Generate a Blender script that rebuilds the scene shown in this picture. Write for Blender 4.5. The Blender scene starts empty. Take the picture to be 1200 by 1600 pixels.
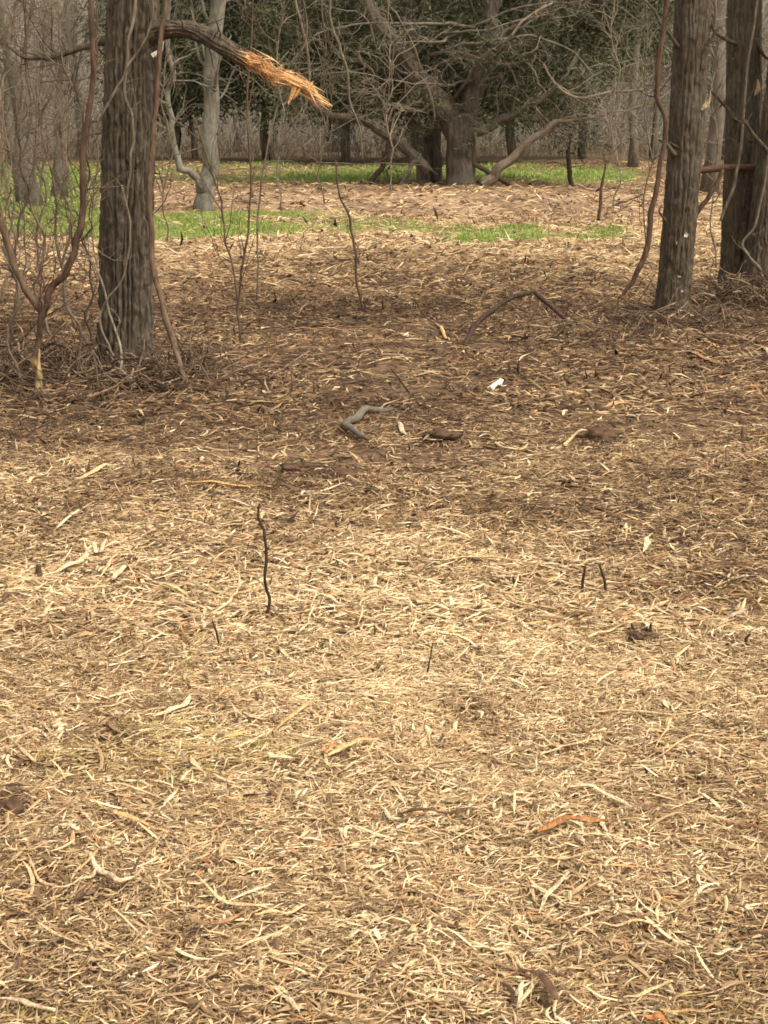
import bpy, math
import numpy as np

# ------------------------------------------------------------------ camera, sky, sun, exposure
scene = bpy.context.scene
COL = scene.collection
CAM_H, FPX, HORIZON = 1.5, 2500.0, 178.0          # photo is 1200 x 1600
PITCH = math.atan((800.0 - HORIZON) / FPX)
cam_data = bpy.data.cameras.new('camera')
cam_data.sensor_fit = 'VERTICAL'
cam_data.sensor_height = 32.0
cam_data.lens = 32.0 * FPX / 1600.0
cam_data.clip_start = 0.05
cam_data.clip_end = 2000.0
cam = bpy.data.objects.new('camera', cam_data)
COL.objects.link(cam)
cam.location = (0, 0, CAM_H)
cam.rotation_euler = (math.pi / 2 - PITCH, 0, 0)
scene.camera = cam
scene.render.resolution_x, scene.render.resolution_y = 768, 1024

SUN_EL, SUN_AZ = math.radians(58), math.radians(125)   # azimuth clockwise from +Y: behind the viewer, to the right
world = bpy.data.worlds.new('World')
scene.world = world
world.use_nodes = True
wt = world.node_tree
wt.nodes.clear()
sky = wt.nodes.new('ShaderNodeTexSky')
sky.sky_type = 'NISHITA'
sky.sun_disc = False
sky.sun_elevation = SUN_EL
sky.sun_rotation = SUN_AZ
sky.air_density = 1.0
sky.dust_density = 4.0
sky.ozone_density = 0.6
hs = wt.nodes.new('ShaderNodeHueSaturation')          # overcast: grey-white rather than blue
hs.inputs['Saturation'].default_value = 0.12
wb = wt.nodes.new('ShaderNodeMix'); wb.data_type = 'RGBA'; wb.blend_type = 'MULTIPLY'; wb.inputs[0].default_value = 1
wb.inputs[7].default_value = (1.0, .938, .83, 1)            # the warm white balance of the photograph
bg = wt.nodes.new('ShaderNodeBackground')
bg.inputs['Strength'].default_value = 0.15
wo = wt.nodes.new('ShaderNodeOutputWorld')
wt.links.new(sky.outputs['Color'], hs.inputs['Color'])
wt.links.new(hs.outputs['Color'], wb.inputs[6])
wt.links.new(wb.outputs[2], bg.inputs['Color'])
wt.links.new(bg.outputs['Background'], wo.inputs['Surface'])

sl = bpy.data.lights.new('sun', 'SUN')
sl.energy = 1.4
sl.angle = math.radians(18)
sl.color = (1.0, 0.90, 0.78)
sun = bpy.data.objects.new('sun', sl)
COL.objects.link(sun)
sdir = np.array([math.sin(SUN_AZ) * math.cos(SUN_EL), math.cos(SUN_AZ) * math.cos(SUN_EL), math.sin(SUN_EL)])
import mathutils
sun.rotation_euler = mathutils.Vector(-sdir).to_track_quat('-Z', 'Y').to_euler()
sun.location = tuple(sdir * 60)

vs = scene.view_settings
vs.view_transform = 'Standard'
vs.look = 'None'
vs.gamma = 1.0
vs.use_curve_mapping = False
vs.exposure = 0.9
scene.cycles.use_denoising = True
scene.cycles.max_bounces = 4
scene.cycles.diffuse_bounces = 2
scene.cycles.adaptive_threshold = 0.02
scene.cycles.filter_width = 1.7

rng = np.random.default_rng(7)

# ------------------------------------------------------------------ noise and placing helpers
def _hash(ix, iy, iz, seed):
    h = (ix.astype(np.uint32) * np.uint32(374761393) + iy.astype(np.uint32) * np.uint32(668265263)
         + iz.astype(np.uint32) * np.uint32(2246822519) + np.uint32((seed * 3266489917) & 0xffffffff))
    h = (h ^ (h >> np.uint32(13))) * np.uint32(1274126177)
    h = (h ^ (h >> np.uint32(16))) * np.uint32(2654435761)
    h = h ^ (h >> np.uint32(15))
    return h.astype(np.float64) / 4294967295.0

def vnoise(x, y, z=0.0, seed=0):
    x, y, z = np.broadcast_arrays(np.asarray(x, float), np.asarray(y, float), np.asarray(z, float))
    fx, fy, fz = np.floor(x), np.floor(y), np.floor(z)
    ix, iy, iz = fx.astype(np.int64), fy.astype(np.int64), fz.astype(np.int64)
    u, v, w = x - fx, y - fy, z - fz
    u = u * u * (3 - 2 * u); v = v * v * (3 - 2 * v); w = w * w * (3 - 2 * w)
    r = 0
    for a in (0, 1):
        for b in (0, 1):
            for c in (0, 1):
                k = (u if a else 1 - u) * (v if b else 1 - v) * (w if c else 1 - w)
                r = r + k * _hash((ix + a) & 0xffffffff, (iy + b) & 0xffffffff, (iz + c) & 0xffffffff, seed)
    return r * 2 - 1

def fbm(x, y, z=0.0, seed=0, octaves=3):
    r, a, f = 0, 1.0, 1.0
    for o in range(octaves):
        r = r + a * vnoise(np.asarray(x) * f, np.asarray(y) * f, np.asarray(z) * f, seed + o * 17)
        a *= 0.5; f *= 2.1
    return r

CP, SP = math.cos(PITCH), math.sin(PITCH)
def ray(px, py):
    xc, yc = (px - 600.0) / FPX, (800.0 - py) / FPX
    return np.array([xc, CP + SP * yc, -SP + CP * yc])
def P(px, py, d):                        # the place seen at that spot of the photo, d metres away
    r = ray(px, py); t = d / r[1]
    return np.array([0, 0, CAM_H]) + r * t
def rowY(py):
    r = ray(600, py)
    return CAM_H / -r[2] * r[1]

MOUNDS = []                              # (x, y, rx, ry, height, darkness)
def gh(x, y):
    x = np.asarray(x, float); y = np.asarray(y, float)
    far = np.clip((y - 12) / 30, 0, 1)
    h = 0.028 * fbm(x * 2.3, y * 1.9, 0, 3, 3) + 0.02 * fbm(x * 0.6, y * 0.5, 0, 5, 2) + 0.05 * far * fbm(x * 0.16, y * 0.16, 0, 9, 2)
    h = h + 0.011 * fbm(x * 7.5, y * 6.5, 0, 13, 2) * np.clip((26 - y) / 10, 0, 1)
    for (mx, my, rx, ry, mh, dk) in MOUNDS:
        q = ((x - mx) / rx) ** 2 + ((y - my) / ry) ** 2
        h = h + mh * np.exp(-q * 1.3)
    return h
def G(px, py, lift=0.0):
    r = ray(px, py); t = CAM_H / -r[2]
    p = np.array([0, 0, CAM_H]) + r * t
    p[2] = float(gh(p[0], p[1])) + lift
    return p
def mound(px, py, wpx, hpx, hgt, dark):
    r = ray(px, py); t = CAM_H / -r[2]
    x, y = r[0] * t, r[1] * t
    MOUNDS.append((x, y, wpx / FPX * t, 0.5 * (rowY(py - hpx) - rowY(py + hpx)), hgt, dark))
for m in [(490, 745, 75, 30, 0.035, .75), (935, 690, 35, 13, 0.05, .8), (688, 698, 28, 9, 0.04, .8), (1005, 1000, 26, 10, 0.018, .7),
          (1150, 900, 60, 28, 0.03, .55), (18, 1275, 34, 28, 0.04, .75), (185, 1410, 30, 14, 0.015, .5), (735, 1105, 60, 28, 0.012, .4),
          (300, 1485, 35, 28, 0.012, .5), (860, 1555, 45, 25, 0.02, .5), (1040, 1270, 60, 14, 0.0, .35), (700, 480, 260, 10, -0.01, .5),
          (195, 600, 130, 24, 0.015, .8), (1060, 500, 80, 16, 0.02, .5), (1160, 468, 70, 14, 0.04, .5), (620, 640, 120, 30, 0.0, .3),
          (810, 800, 70, 22, 0.01, .35), (60, 680, 70, 30, .01, .25), (520, 1290, 60, 25, -.01, .3), (420, 860, 80, 20, 0, .2),
          (980, 1190, 30, 14, 0, .3), (170, 1150, 40, 16, 0.01, .4), (650, 1360, 120, 18, 0, .25), (1080, 1480, 90, 20, 0, .25)]:
    mound(*m)

# ------------------------------------------------------------------ mesh helpers
def unit(v):
    return v / np.maximum(np.linalg.norm(v, axis=-1, keepdims=True), 1e-9)

class MB:
    def __init__(self):
        self.V, self.T, self.Q, self.C, self.n = [], [], [], [], 0
    def add(self, V, T=None, Q=None, col=None):
        V = np.asarray(V, float).reshape(-1, 3)
        if T is not None and len(T): self.T.append(np.asarray(T, np.int64).reshape(-1, 3) + self.n)
        if Q is not None and len(Q): self.Q.append(np.asarray(Q, np.int64).reshape(-1, 4) + self.n)
        c = np.ones((len(V), 3)) if col is None else np.broadcast_to(np.asarray(col, float), (len(V), 3))
        self.C.append(c); self.V.append(V); self.n += len(V)
        return self
    def build(self, name, mat, parent=None, loc=None, smooth=True):
        V = np.concatenate(self.V)
        T = np.concatenate(self.T) if self.T else np.zeros((0, 3), np.int64)
        Q = np.concatenate(self.Q) if self.Q else np.zeros((0, 4), np.int64)
        C = np.concatenate(self.C)
        org = np.zeros(3)
        if parent is not None: org = np.array(parent['_org'])
        elif loc is not None: org = np.asarray(loc, float)
        V = V - org
        me = bpy.data.meshes.new(name)
        nl = len(T) * 3 + len(Q) * 4
        me.vertices.add(len(V)); me.loops.add(nl); me.polygons.add(len(T) + len(Q))
        me.vertices.foreach_set('co', V.astype(np.float32).ravel())
        me.loops.foreach_set('vertex_index', np.concatenate([T.ravel(), Q.ravel()]).astype(np.int32))
        st = np.concatenate([np.arange(len(T)) * 3, len(T) * 3 + np.arange(len(Q)) * 4]).astype(np.int32)
        me.polygons.foreach_set('loop_start', st)
        me.polygons.foreach_set('use_smooth', np.full(len(T) + len(Q), smooth, bool))
        me.update(calc_edges=True)
        a = me.color_attributes.new('Col', 'FLOAT_COLOR', 'POINT')
        a.data.foreach_set('color', np.concatenate([C, np.ones((len(C), 1))], 1).astype(np.float32).ravel())
        me.materials.append(mat)
        o = bpy.data.objects.new(name, me)
        COL.objects.link(o)
        if parent is not None: o.parent = parent
        else: o.location = org
        return o

def tag(o, label=None, cat=None, group=None, kind=None):
    if label: o['label'] = label
    if cat: o['category'] = cat
    if group: o['group'] = group
    if kind: o['kind'] = kind
    return o
def thing(name, label, cat, loc, group=None):
    o = bpy.data.objects.new(name, None)
    o.empty_display_size = 0.1
    COL.objects.link(o)
    o.location = tuple(loc); o['_org'] = [float(v) for v in loc]
    return tag(o, label, cat, group)

def catmull(pts, per=6):
    p = np.asarray(pts, float)
    q = np.concatenate([[2 * p[0] - p[1]], p, [2 * p[-1] - p[-2]]])
    out = []
    for i in range(len(p) - 1):
        a, b, c, d = q[i], q[i + 1], q[i + 2], q[i + 3]
        for t in np.arange(per) / per:
            out.append(0.5 * (2 * b + (c - a) * t + (2 * a - 5 * b + 4 * c - d) * t * t + (3 * b - a - 3 * c + d) * t ** 3))
    out.append(p[-1])
    return np.array(out)

def tubes(mb, paths, radii, K, col=None, ref=None, flat=1.0, rough=0.0, seed=0, cap=True, ridge=None):
    """paths (M,S,3), radii (M,S): M tapered tubes of K sides"""
    paths = np.asarray(paths, float); radii = np.asarray(radii, float)
    M, S, _ = paths.shape
    t = np.empty_like(paths)
    t[:, 1:-1] = paths[:, 2:] - paths[:, :-2]; t[:, 0] = paths[:, 1] - paths[:, 0]; t[:, -1] = paths[:, -1] - paths[:, -2]
    t = unit(t)
    if ref is None:
        m = unit(paths[:, -1] - paths[:, 0])
        ref = np.where(np.abs(m[:, 2:3]) > 0.75, np.array([[0.31, 0.95, 0.05]]), np.array([[0.05, 0.08, 1.0]]))
    n = unit(np.cross(t, ref[:, None, :] * np.ones((1, S, 1))))
    b = np.cross(n, t)
    a = np.arange(K) * 2 * math.pi / K
    r = radii[:, :, None] * np.ones((1, 1, K))
    if rough:
        r = r * (1 + rough * vnoise(np.arange(M)[:, None, None] * 7.3 + np.cos(a)[None, None, :] * 1.7, np.sin(a)[None, None, :] * 1.7 + seed,
                                    np.arange(S)[None, :, None] * 0.33, seed) * .6)
    if ridge:
        sl_ = np.concatenate([np.zeros((M, 1)), np.cumsum(np.linalg.norm(np.diff(paths, axis=1), axis=2), axis=1)], 1)[:, :, None]
        uu = a[None, None, :] * ridge[0] / (2 * math.pi) + .9 * vnoise(np.cos(a)[None, None, :] * 1.6, np.sin(a)[None, None, :] * 1.6 + seed, sl_ * ridge[2], seed + 1)
        r = r * (1 + ridge[1] * (np.abs(np.sin(math.pi * uu)) ** .7 - .7))
    V = paths[:, :, None, :] + r[..., None] * (np.cos(a)[None, None, :, None] * n[:, :, None, :] + flat * np.sin(a)[None, None, :, None] * b[:, :, None, :])
    i = (np.arange(M) * S * K)[:, None, None]; s = (np.arange(S - 1) * K)[None, :, None]; k = np.arange(K)[None, None, :]; k2 = (np.arange(K)[None, None, :] + 1) % K
    Q = np.stack([i + s + k, i + s + k2, i + s + K + k2, i + s + K + k], -1).reshape(-1, 4)
    c = None
    if col is not None:
        col = np.asarray(col, float)
        c = np.broadcast_to(col.reshape(M, 1, 1, 3) if col.ndim == 2 else (col if col.ndim == 1 else col[:, :, None, :]), (M, S, K, 3)).reshape(-1, 3)
    T = None
    if cap and K >= 3:
        f = []
        for base, sgn in ((0, -1), ((S - 1) * K, 1)):
            for j in range(1, K - 1):
                tri = [0, j, j + 1] if sgn > 0 else [0, j + 1, j]
                f.append(np.arange(M)[:, None] * S * K + base + np.array(tri)[None, :])
        T = np.concatenate(f)
    mb.add(V.reshape(-1, 3), T, Q, c)

def spindles(mb, Pc, D, L, W, col, bend=0.12, up=None, closed=True, rg=rng, thick=0.6):
    """slivers: pointed at both ends, a ridge along the middle, slightly bent; Pc centre, D direction"""
    n = len(Pc); D = unit(D)
    if up is None: up = np.tile([[0.0, 0.0, 1.0]], (n, 1))
    S = unit(np.cross(D, up) + 1e-6); U = np.cross(S, D)
    L = np.asarray(L)[:, None] * np.ones((n, 1)); W = np.asarray(W)[:, None] * np.ones((n, 1))
    off = S * L * bend * rg.normal(size=(n, 1)) + U * L * bend * 0.4 * rg.normal(size=(n, 1))
    m = Pc + off + D * L * rg.uniform(-.18, .18, (n, 1))
    a, b = Pc - D * L / 2, Pc + D * L / 2
    l, r, tp = m - S * W / 2, m + S * W / 2, m + U * W * thick
    V = np.stack([a, b, l, r, tp], 1).reshape(-1, 3)
    f = [[0, 4, 2], [0, 3, 4], [1, 2, 4], [1, 4, 3]] + ([[0, 2, 3], [1, 3, 2]] if closed else [])
    T = (np.arange(n)[:, None, None] * 5 + np.array(f)[None]).reshape(-1, 3)
    mb.add(V, T, None, np.repeat(np.asarray(col, float) * np.ones((n, 3)), 5, 0))

def blades(mb, Pc, D, L, W, col, rg=rng):
    """leaf or grass blade: two triangles folded along the middle"""
    n = len(Pc); D = unit(D)
    S = unit(np.cross(D, unit(rg.normal(size=(n, 3)))))
    L = np.asarray(L).reshape(-1, 1) * np.ones((n, 1)); W = np.asarray(W).reshape(-1, 1) * np.ones((n, 1))
    U = np.cross(S, D)
    V = np.stack([Pc, Pc + D * L * .45 + S * W / 2 + U * W * .25, Pc + D * L, Pc + D * L * .45 - S * W / 2 + U * W * .25], 1).reshape(-1, 3)
    T = (np.arange(n)[:, None, None] * 4 + np.array([[0, 1, 2], [0, 2, 3]])[None]).reshape(-1, 3)
    mb.add(V, T, None, np.repeat(np.asarray(col, float) * np.ones((n, 3)), 4, 0))

def walk(P0, D0, L, S, gnarl, trop, rg):
    """M wandering paths of S+1 points; trop pulls up (+) or down (-)"""
    M = len(P0); p = [P0]; d = unit(D0)
    st = (np.asarray(L) / S)[:, None]
    for s in range(S):
        d = unit(d + gnarl * rg.normal(size=(M, 3)) + np.array([[0, 0, trop]]))
        p.append(p[-1] + d * st)
    return np.stack(p, 1)

def grow(mb, paths, radii, levels, rg, col=None, keep=None):
    """side branches on given paths, level by level; every level batched. Returns the last paths."""
    for lv in levels:
        M, S, _ = paths.shape
        n = lv['n']
        if M * n == 0: break
        par = np.repeat(np.arange(M), n)
        u = rg.uniform(lv.get('a', .25), lv.get('b', 1.0), M * n) * (S - 1)
        i = np.minimum(u.astype(int), S - 2); f = (u - i)[:, None]
        p0 = paths[par, i] * (1 - f) + paths[par, i + 1] * f
        t = unit(paths[par, i + 1] - paths[par, i])
        rad = radii[par, i] * (1 - f[:, 0]) + radii[par, i + 1] * f[:, 0]
        side = unit(np.cross(t, unit(rg.normal(size=t.shape))))
        ang = rg.uniform(*lv.get('ang', (.5, 1.1)), M * n)[:, None]
        d = t * np.cos(ang) + side * np.sin(ang)
        plen = np.linalg.norm(np.diff(paths, axis=1), axis=2).sum(1)[par]
        L = (lv['len'] if 'len' in lv else plen * lv['lenr']) * rg.uniform(.45, 1.15, M * n) * (1.15 - .5 * u / (S - 1))
        r0 = np.minimum(rad * .8, lv.get('r', 9) * rg.uniform(.6, 1.2, M * n)) * lv.get('rr', .7 if 'r' not in lv else 1)
        sg = lv.get('segs', 4)
        paths = walk(p0, d, L, sg, lv.get('gnarl', .25), lv.get('trop', .03), rg)
        radii = r0[:, None] * np.linspace(1, lv.get('tip', .25), sg + 1)[None]
        c = None
        if col is not None: c = np.asarray(lv.get('col', col)) * rg.uniform(.75, 1.25, (M * n, 1))
        tubes(mb, paths, radii, lv.get('K', 3), c, cap=False)
        if keep is not None: keep.append(paths)
    return paths, radii

# ------------------------------------------------------------------ materials
def col_mat(name, rough=.85, grain=60.0, amount=.25, bump=.3, stretch=(1, 1, 1), spec=.25, trans=0.0):
    """colour from the thing's own colour attribute, broken up by grain"""
    m = bpy.data.materials.new(name); m.use_nodes = True
    nt = m.node_tree; N = nt.nodes; Lk = nt.links
    b = N['Principled BSDF']
    b.inputs['Roughness'].default_value = rough
    b.inputs['Specular IOR Level'].default_value = spec
    at = N.new('ShaderNodeAttribute'); at.attribute_name = 'Col'
    tc = N.new('ShaderNodeTexCoord'); mp = N.new('ShaderNodeMapping'); mp.inputs['Scale'].default_value = stretch
    nz = N.new('ShaderNodeTexNoise'); nz.inputs['Scale'].default_value = grain; nz.inputs['Detail'].default_value = 4
    mr = N.new('ShaderNodeMapRange'); mr.inputs['From Min'].default_value = .25; mr.inputs['From Max'].default_value = .75
    mr.inputs['To Min'].default_value = 1 - amount; mr.inputs['To Max'].default_value = 1 + amount
    mx = N.new('ShaderNodeMix'); mx.data_type = 'RGBA'; mx.blend_type = 'MULTIPLY'; mx.inputs[0].default_value = 1
    Lk.new(tc.outputs['Object'], mp.inputs['Vector']); Lk.new(mp.outputs['Vector'], nz.inputs['Vector'])
    Lk.new(nz.outputs['Fac'], mr.inputs['Value'])
    Lk.new(at.outputs['Color'], mx.inputs[6]); Lk.new(mr.outputs['Result'], mx.inputs[7])
    Lk.new(mx.outputs[2], b.inputs['Base Color'])
    if bump:
        bp = N.new('ShaderNodeBump'); bp.inputs['Strength'].default_value = bump; bp.inputs['Distance'].default_value = .01
        Lk.new(nz.outputs['Fac'], bp.inputs['Height']); Lk.new(bp.outputs['Normal'], b.inputs['Normal'])
    if trans:
        b.inputs['Transmission Weight'].default_value = 0.0
        tr = N.new('ShaderNodeBsdfTranslucent'); ms = N.new('ShaderNodeMixShader'); ms.inputs[0].default_value = trans
        Lk.new(mx.outputs[2], tr.inputs['Color']); Lk.new(b.outputs[0], ms.inputs[1]); Lk.new(tr.outputs[0], ms.inputs[2])
        Lk.new(ms.outputs[0], N['Material Output'].inputs['Surface'])
    return m

def bark_mat(name, dark, light, lichen=(.28, .29, .24), lich=.2, scale=9.0, zs=.22, bump=.8):
    m = bpy.data.materials.new(name); m.use_nodes = True
    nt = m.node_tree; N = nt.nodes; Lk = nt.links
    b = N['Principled BSDF']; b.inputs['Roughness'].default_value = .92; b.inputs['Specular IOR Level'].default_value = .15
    at = N.new('ShaderNodeAttribute'); at.attribute_name = 'Col'
    tc = N.new('ShaderNodeTexCoord'); mp = N.new('ShaderNodeMapping'); mp.inputs['Scale'].default_value = (1, 1, zs)
    n1 = N.new('ShaderNodeTexNoise'); n1.inputs['Scale'].default_value = scale; n1.inputs['Detail'].default_value = 6; n1.inputs['Roughness'].default_value = .65
    n1.inputs['Distortion'].default_value = .6
    n2 = N.new('ShaderNodeTexNoise'); n2.inputs['Scale'].default_value = 2.2; n2.inputs['Detail'].default_value = 5
    n3 = N.new('ShaderNodeTexNoise'); n3.inputs['Scale'].default_value = scale * 5; n3.inputs['Detail'].default_value = 3
    r1 = N.new('ShaderNodeMapRange'); r1.inputs['From Min'].default_value = .32; r1.inputs['From Max'].default_value = .68
    mx = N.new('ShaderNodeMix'); mx.data_type = 'RGBA'; mx.inputs[6].default_value = (*dark, 1); mx.inputs[7].default_value = (*light, 1)
    r2 = N.new('ShaderNodeMapRange'); r2.inputs['From Min'].default_value = .52; r2.inputs['From Max'].default_value = .72; r2.inputs['To Max'].default_value = lich * 3
    m2 = N.new('ShaderNodeMix'); m2.data_type = 'RGBA'; m2.inputs[7].default_value = (*lichen, 1)
    m3 = N.new('ShaderNodeMix'); m3.data_type = 'RGBA'; m3.blend_type = 'MULTIPLY'; m3.inputs[0].default_value = 1
    ad = N.new('ShaderNodeMath'); ad.operation = 'MULTIPLY_ADD'; ad.inputs[1].default_value = .35
    bp = N.new('ShaderNodeBump'); bp.inputs['Strength'].default_value = bump; bp.inputs['Distance'].default_value = .02
    Lk.new(tc.outputs['Object'], mp.inputs['Vector'])
    for n in (n1, n3): Lk.new(mp.outputs['Vector'], n.inputs['Vector'])
    Lk.new(tc.outputs['Object'], n2.inputs['Vector'])
    Lk.new(n1.outputs['Fac'], r1.inputs['Value']); Lk.new(r1.outputs['Result'], mx.inputs[0])
    Lk.new(n2.outputs['Fac'], r2.inputs['Value']); Lk.new(r2.outputs['Result'], m2.inputs[0]); Lk.new(mx.outputs[2], m2.inputs[6])
    Lk.new(m2.outputs[2], m3.inputs[6]); Lk.new(at.outputs['Color'], m3.inputs[7])
    Lk.new(m3.outputs[2], b.inputs['Base Color'])
    Lk.new(n3.outputs['Fac'], ad.inputs[0]); Lk.new(n1.outputs['Fac'], ad.inputs[2]); Lk.new(ad.outputs[0], bp.inputs['Height'])
    Lk.new(bp.outputs['Normal'], b.inputs['Normal'])
    return m

M_GROUND = col_mat('soil', .95, 26, .4, .9, spec=.1)
M_MULCH = col_mat('shredded_wood', .85, 220, .18, .0, spec=.2)
M_WOOD = col_mat('split_wood', .85, 130, .5, .7, (1, .45, 1), .15)
M_TWIG = col_mat('twig_bark', .9, 45, .55, .8, (1, 1, .3), .12)
M_LEAF = col_mat('evergreen_sprays', .8, 3, .3, 0, spec=.15)
M_GRASS = col_mat('short_grass', .7, 3, .25, 0, spec=.2)
M_BARK_LEFT = bark_mat('furrowed_bark', (.040, .031, .023), (.162, .129, .094), (.18, .168, .132), .16, 44, .17)
M_BARK_RIGHT = bark_mat('plated_bark', (.042, .032, .023), (.145, .112, .078), (.19, .175, .14), .2, 36, .2)
M_BARK_GREY = bark_mat('grey_bark', (.09, .08, .065), (.235, .21, .17), (.28, .265, .215), .3, 14, .4)
M_BARK_CEDAR = bark_mat('cedar_bark', (.05, .041, .032), (.17, .138, .106), (.2, .185, .15), .15, 14, .2)
M_BARK_FAR = bark_mat('far_bark', (.085, .071, .056), (.195, .17, .132), (.235, .22, .175), .2, 6, .3)  # bark tones lightened to stand in for distance haze

# ------------------------------------------------------------------ what the ground is covered with, place by place
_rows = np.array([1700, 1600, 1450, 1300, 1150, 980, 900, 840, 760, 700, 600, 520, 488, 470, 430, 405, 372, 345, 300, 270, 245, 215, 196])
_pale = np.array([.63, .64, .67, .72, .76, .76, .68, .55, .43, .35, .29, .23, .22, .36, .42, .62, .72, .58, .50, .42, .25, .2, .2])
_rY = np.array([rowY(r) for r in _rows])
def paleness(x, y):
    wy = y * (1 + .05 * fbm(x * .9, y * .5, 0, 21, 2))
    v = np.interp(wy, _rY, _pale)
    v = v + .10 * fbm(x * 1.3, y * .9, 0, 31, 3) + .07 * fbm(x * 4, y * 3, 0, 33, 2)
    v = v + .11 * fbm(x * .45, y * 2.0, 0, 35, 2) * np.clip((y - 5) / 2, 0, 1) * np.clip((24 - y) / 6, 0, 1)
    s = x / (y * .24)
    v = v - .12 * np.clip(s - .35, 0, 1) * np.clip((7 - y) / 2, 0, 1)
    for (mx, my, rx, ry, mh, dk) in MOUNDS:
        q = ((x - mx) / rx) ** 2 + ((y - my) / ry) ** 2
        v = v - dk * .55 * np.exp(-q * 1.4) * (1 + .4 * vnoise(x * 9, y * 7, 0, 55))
    return np.clip(v, 0.02, 1)
def grassiness(x, y):
    """1 where the green turf shows: strips along the far side of the mulch and beyond the track"""
    s = x / y * FPX + 600                       # bearing, in photo columns
    n = fbm(x * .55, y * .35, 0, 41, 3) * .8 + .35 * vnoise(x * 3, y * 1.5, 0, 43)
    def strip(r0, r1, e=.35):
        a, b = rowY(r1), rowY(r0)
        return np.clip((y - a) / (e * 1.2) + n * 2, 0, 1) * np.clip((b - y) / (e * 4) + n * 2, 0, 1)
    near_l = np.maximum(np.clip(strip(333, 370) * 1.3, 0, 1) * np.clip((540 - s) / 80, 0, 1), np.clip(strip(352, 380, .25) * 1.5 + .1 * (y > rowY(381)) * (y < rowY(352)), 0, 1) * np.clip((s - 675) / 40, 0, 1) * np.clip((1000 - s) / 40, 0, 1))
    mid = strip(345, 366) * np.clip((s - 470) / 40, 0, 1) * np.clip((720 - s) / 40, 0, 1) * .8
    far = strip(258, 287, .8) * np.clip((1010 - s) / 60, 0, 1) * np.clip(1.05 + 1.3 * fbm(x * .22, y * .12, 0, 47, 2), 0, 1)
    left = strip(262, 352, .8) * np.clip((190 - s) / 60, 0, 1)
    return np.clip(np.maximum.reduce([near_l, mid, far, left]) , 0, 1)

def bare(x, y):
    """1 on the scraped patches of bare soil in the brown middle band"""
    return np.clip((fbm(x * .55, y * 1.0, 0, 93, 3) - .25) * 4, 0, 1) * np.clip((y - 5.6) / 1.2, 0, 1) * np.clip((14 - y) / 2, 0, 1)
RAMP_T = np.array([0, .25, .45, .62, .8, 1.0])
RAMP_C = np.array([(.048, .028, .018), (.116, .072, .041), (.235, .150, .080), (.40, .272, .146), (.585, .435, .244), (.75, .61, .39)])
def ramp(t):
    return np.stack([np.interp(t, RAMP_T, RAMP_C[:, k]) for k in range(3)], -1)

def build_ground():
    xs = np.concatenate([np.arange(-3.2, 3.2, .035)])
    g = [3.2]
    while g[-1] < 260: g.append(g[-1] + max(.05, (g[-1] - 3.0) * .09))
    xs = np.concatenate([-np.array(g[::-1]), xs[1:], np.array(g)])
    ys = list(np.arange(1.6, 12, .035))
    yb = [1.6]
    while yb[-1] > -60: yb.append(yb[-1] - max(.08, (1.8 - yb[-1]) * .15))
    while ys[-1] < 520: ys.append(ys[-1] + max(.035, (ys[-1] - 11) * .02 if ys[-1] < 60 else ys[-1] * .05))
    ys = np.array(yb[::-1][:-1] + ys)
    X, Y = np.meshgrid(xs, ys)
    Z = gh(X, Y)
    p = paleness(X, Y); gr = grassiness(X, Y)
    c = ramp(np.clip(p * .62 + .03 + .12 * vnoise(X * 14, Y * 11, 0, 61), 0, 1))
    ba = bare(X, Y)[..., None] * .8
    c = c * (1 - ba) + np.array([.13, .083, .052]) * (1 + .3 * fbm(X * 6, Y * 5, 0, 95, 2))[..., None] * ba
    road = np.exp(-((Y - rowY(318)) / 4.5) ** 2)[..., None] * .75
    c = c * (1 - road) + np.array([.33, .225, .15]) * (1 + .35 * fbm(X * .8, Y * .45, 0, 67, 3))[..., None] * road
    grc = np.array([.17, .21, .065]) * (1 + .3 * vnoise(X * 3, Y * 3, 0, 63))[..., None]
    c = c * (1 - gr[..., None]) + grc * gr[..., None]
    far = np.clip((Y - 48) / 15, 0, 1)[..., None]
    c = c * (1 - far) + np.array([.16, .115, .075]) * far
    ny, nx = X.shape
    i = np.arange(ny - 1)[:, None] * nx + np.arange(nx - 1)[None]
    Q = np.stack([i, i + 1, i + 1 + nx, i + nx], -1).reshape(-1, 4)
    mb = MB().add(np.stack([X, Y, Z], -1).reshape(-1, 3), None, Q, np.clip(c, .01, 1).reshape(-1, 3))
    tag(mb.build('ground', M_GROUND), kind='structure')
build_ground()

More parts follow.
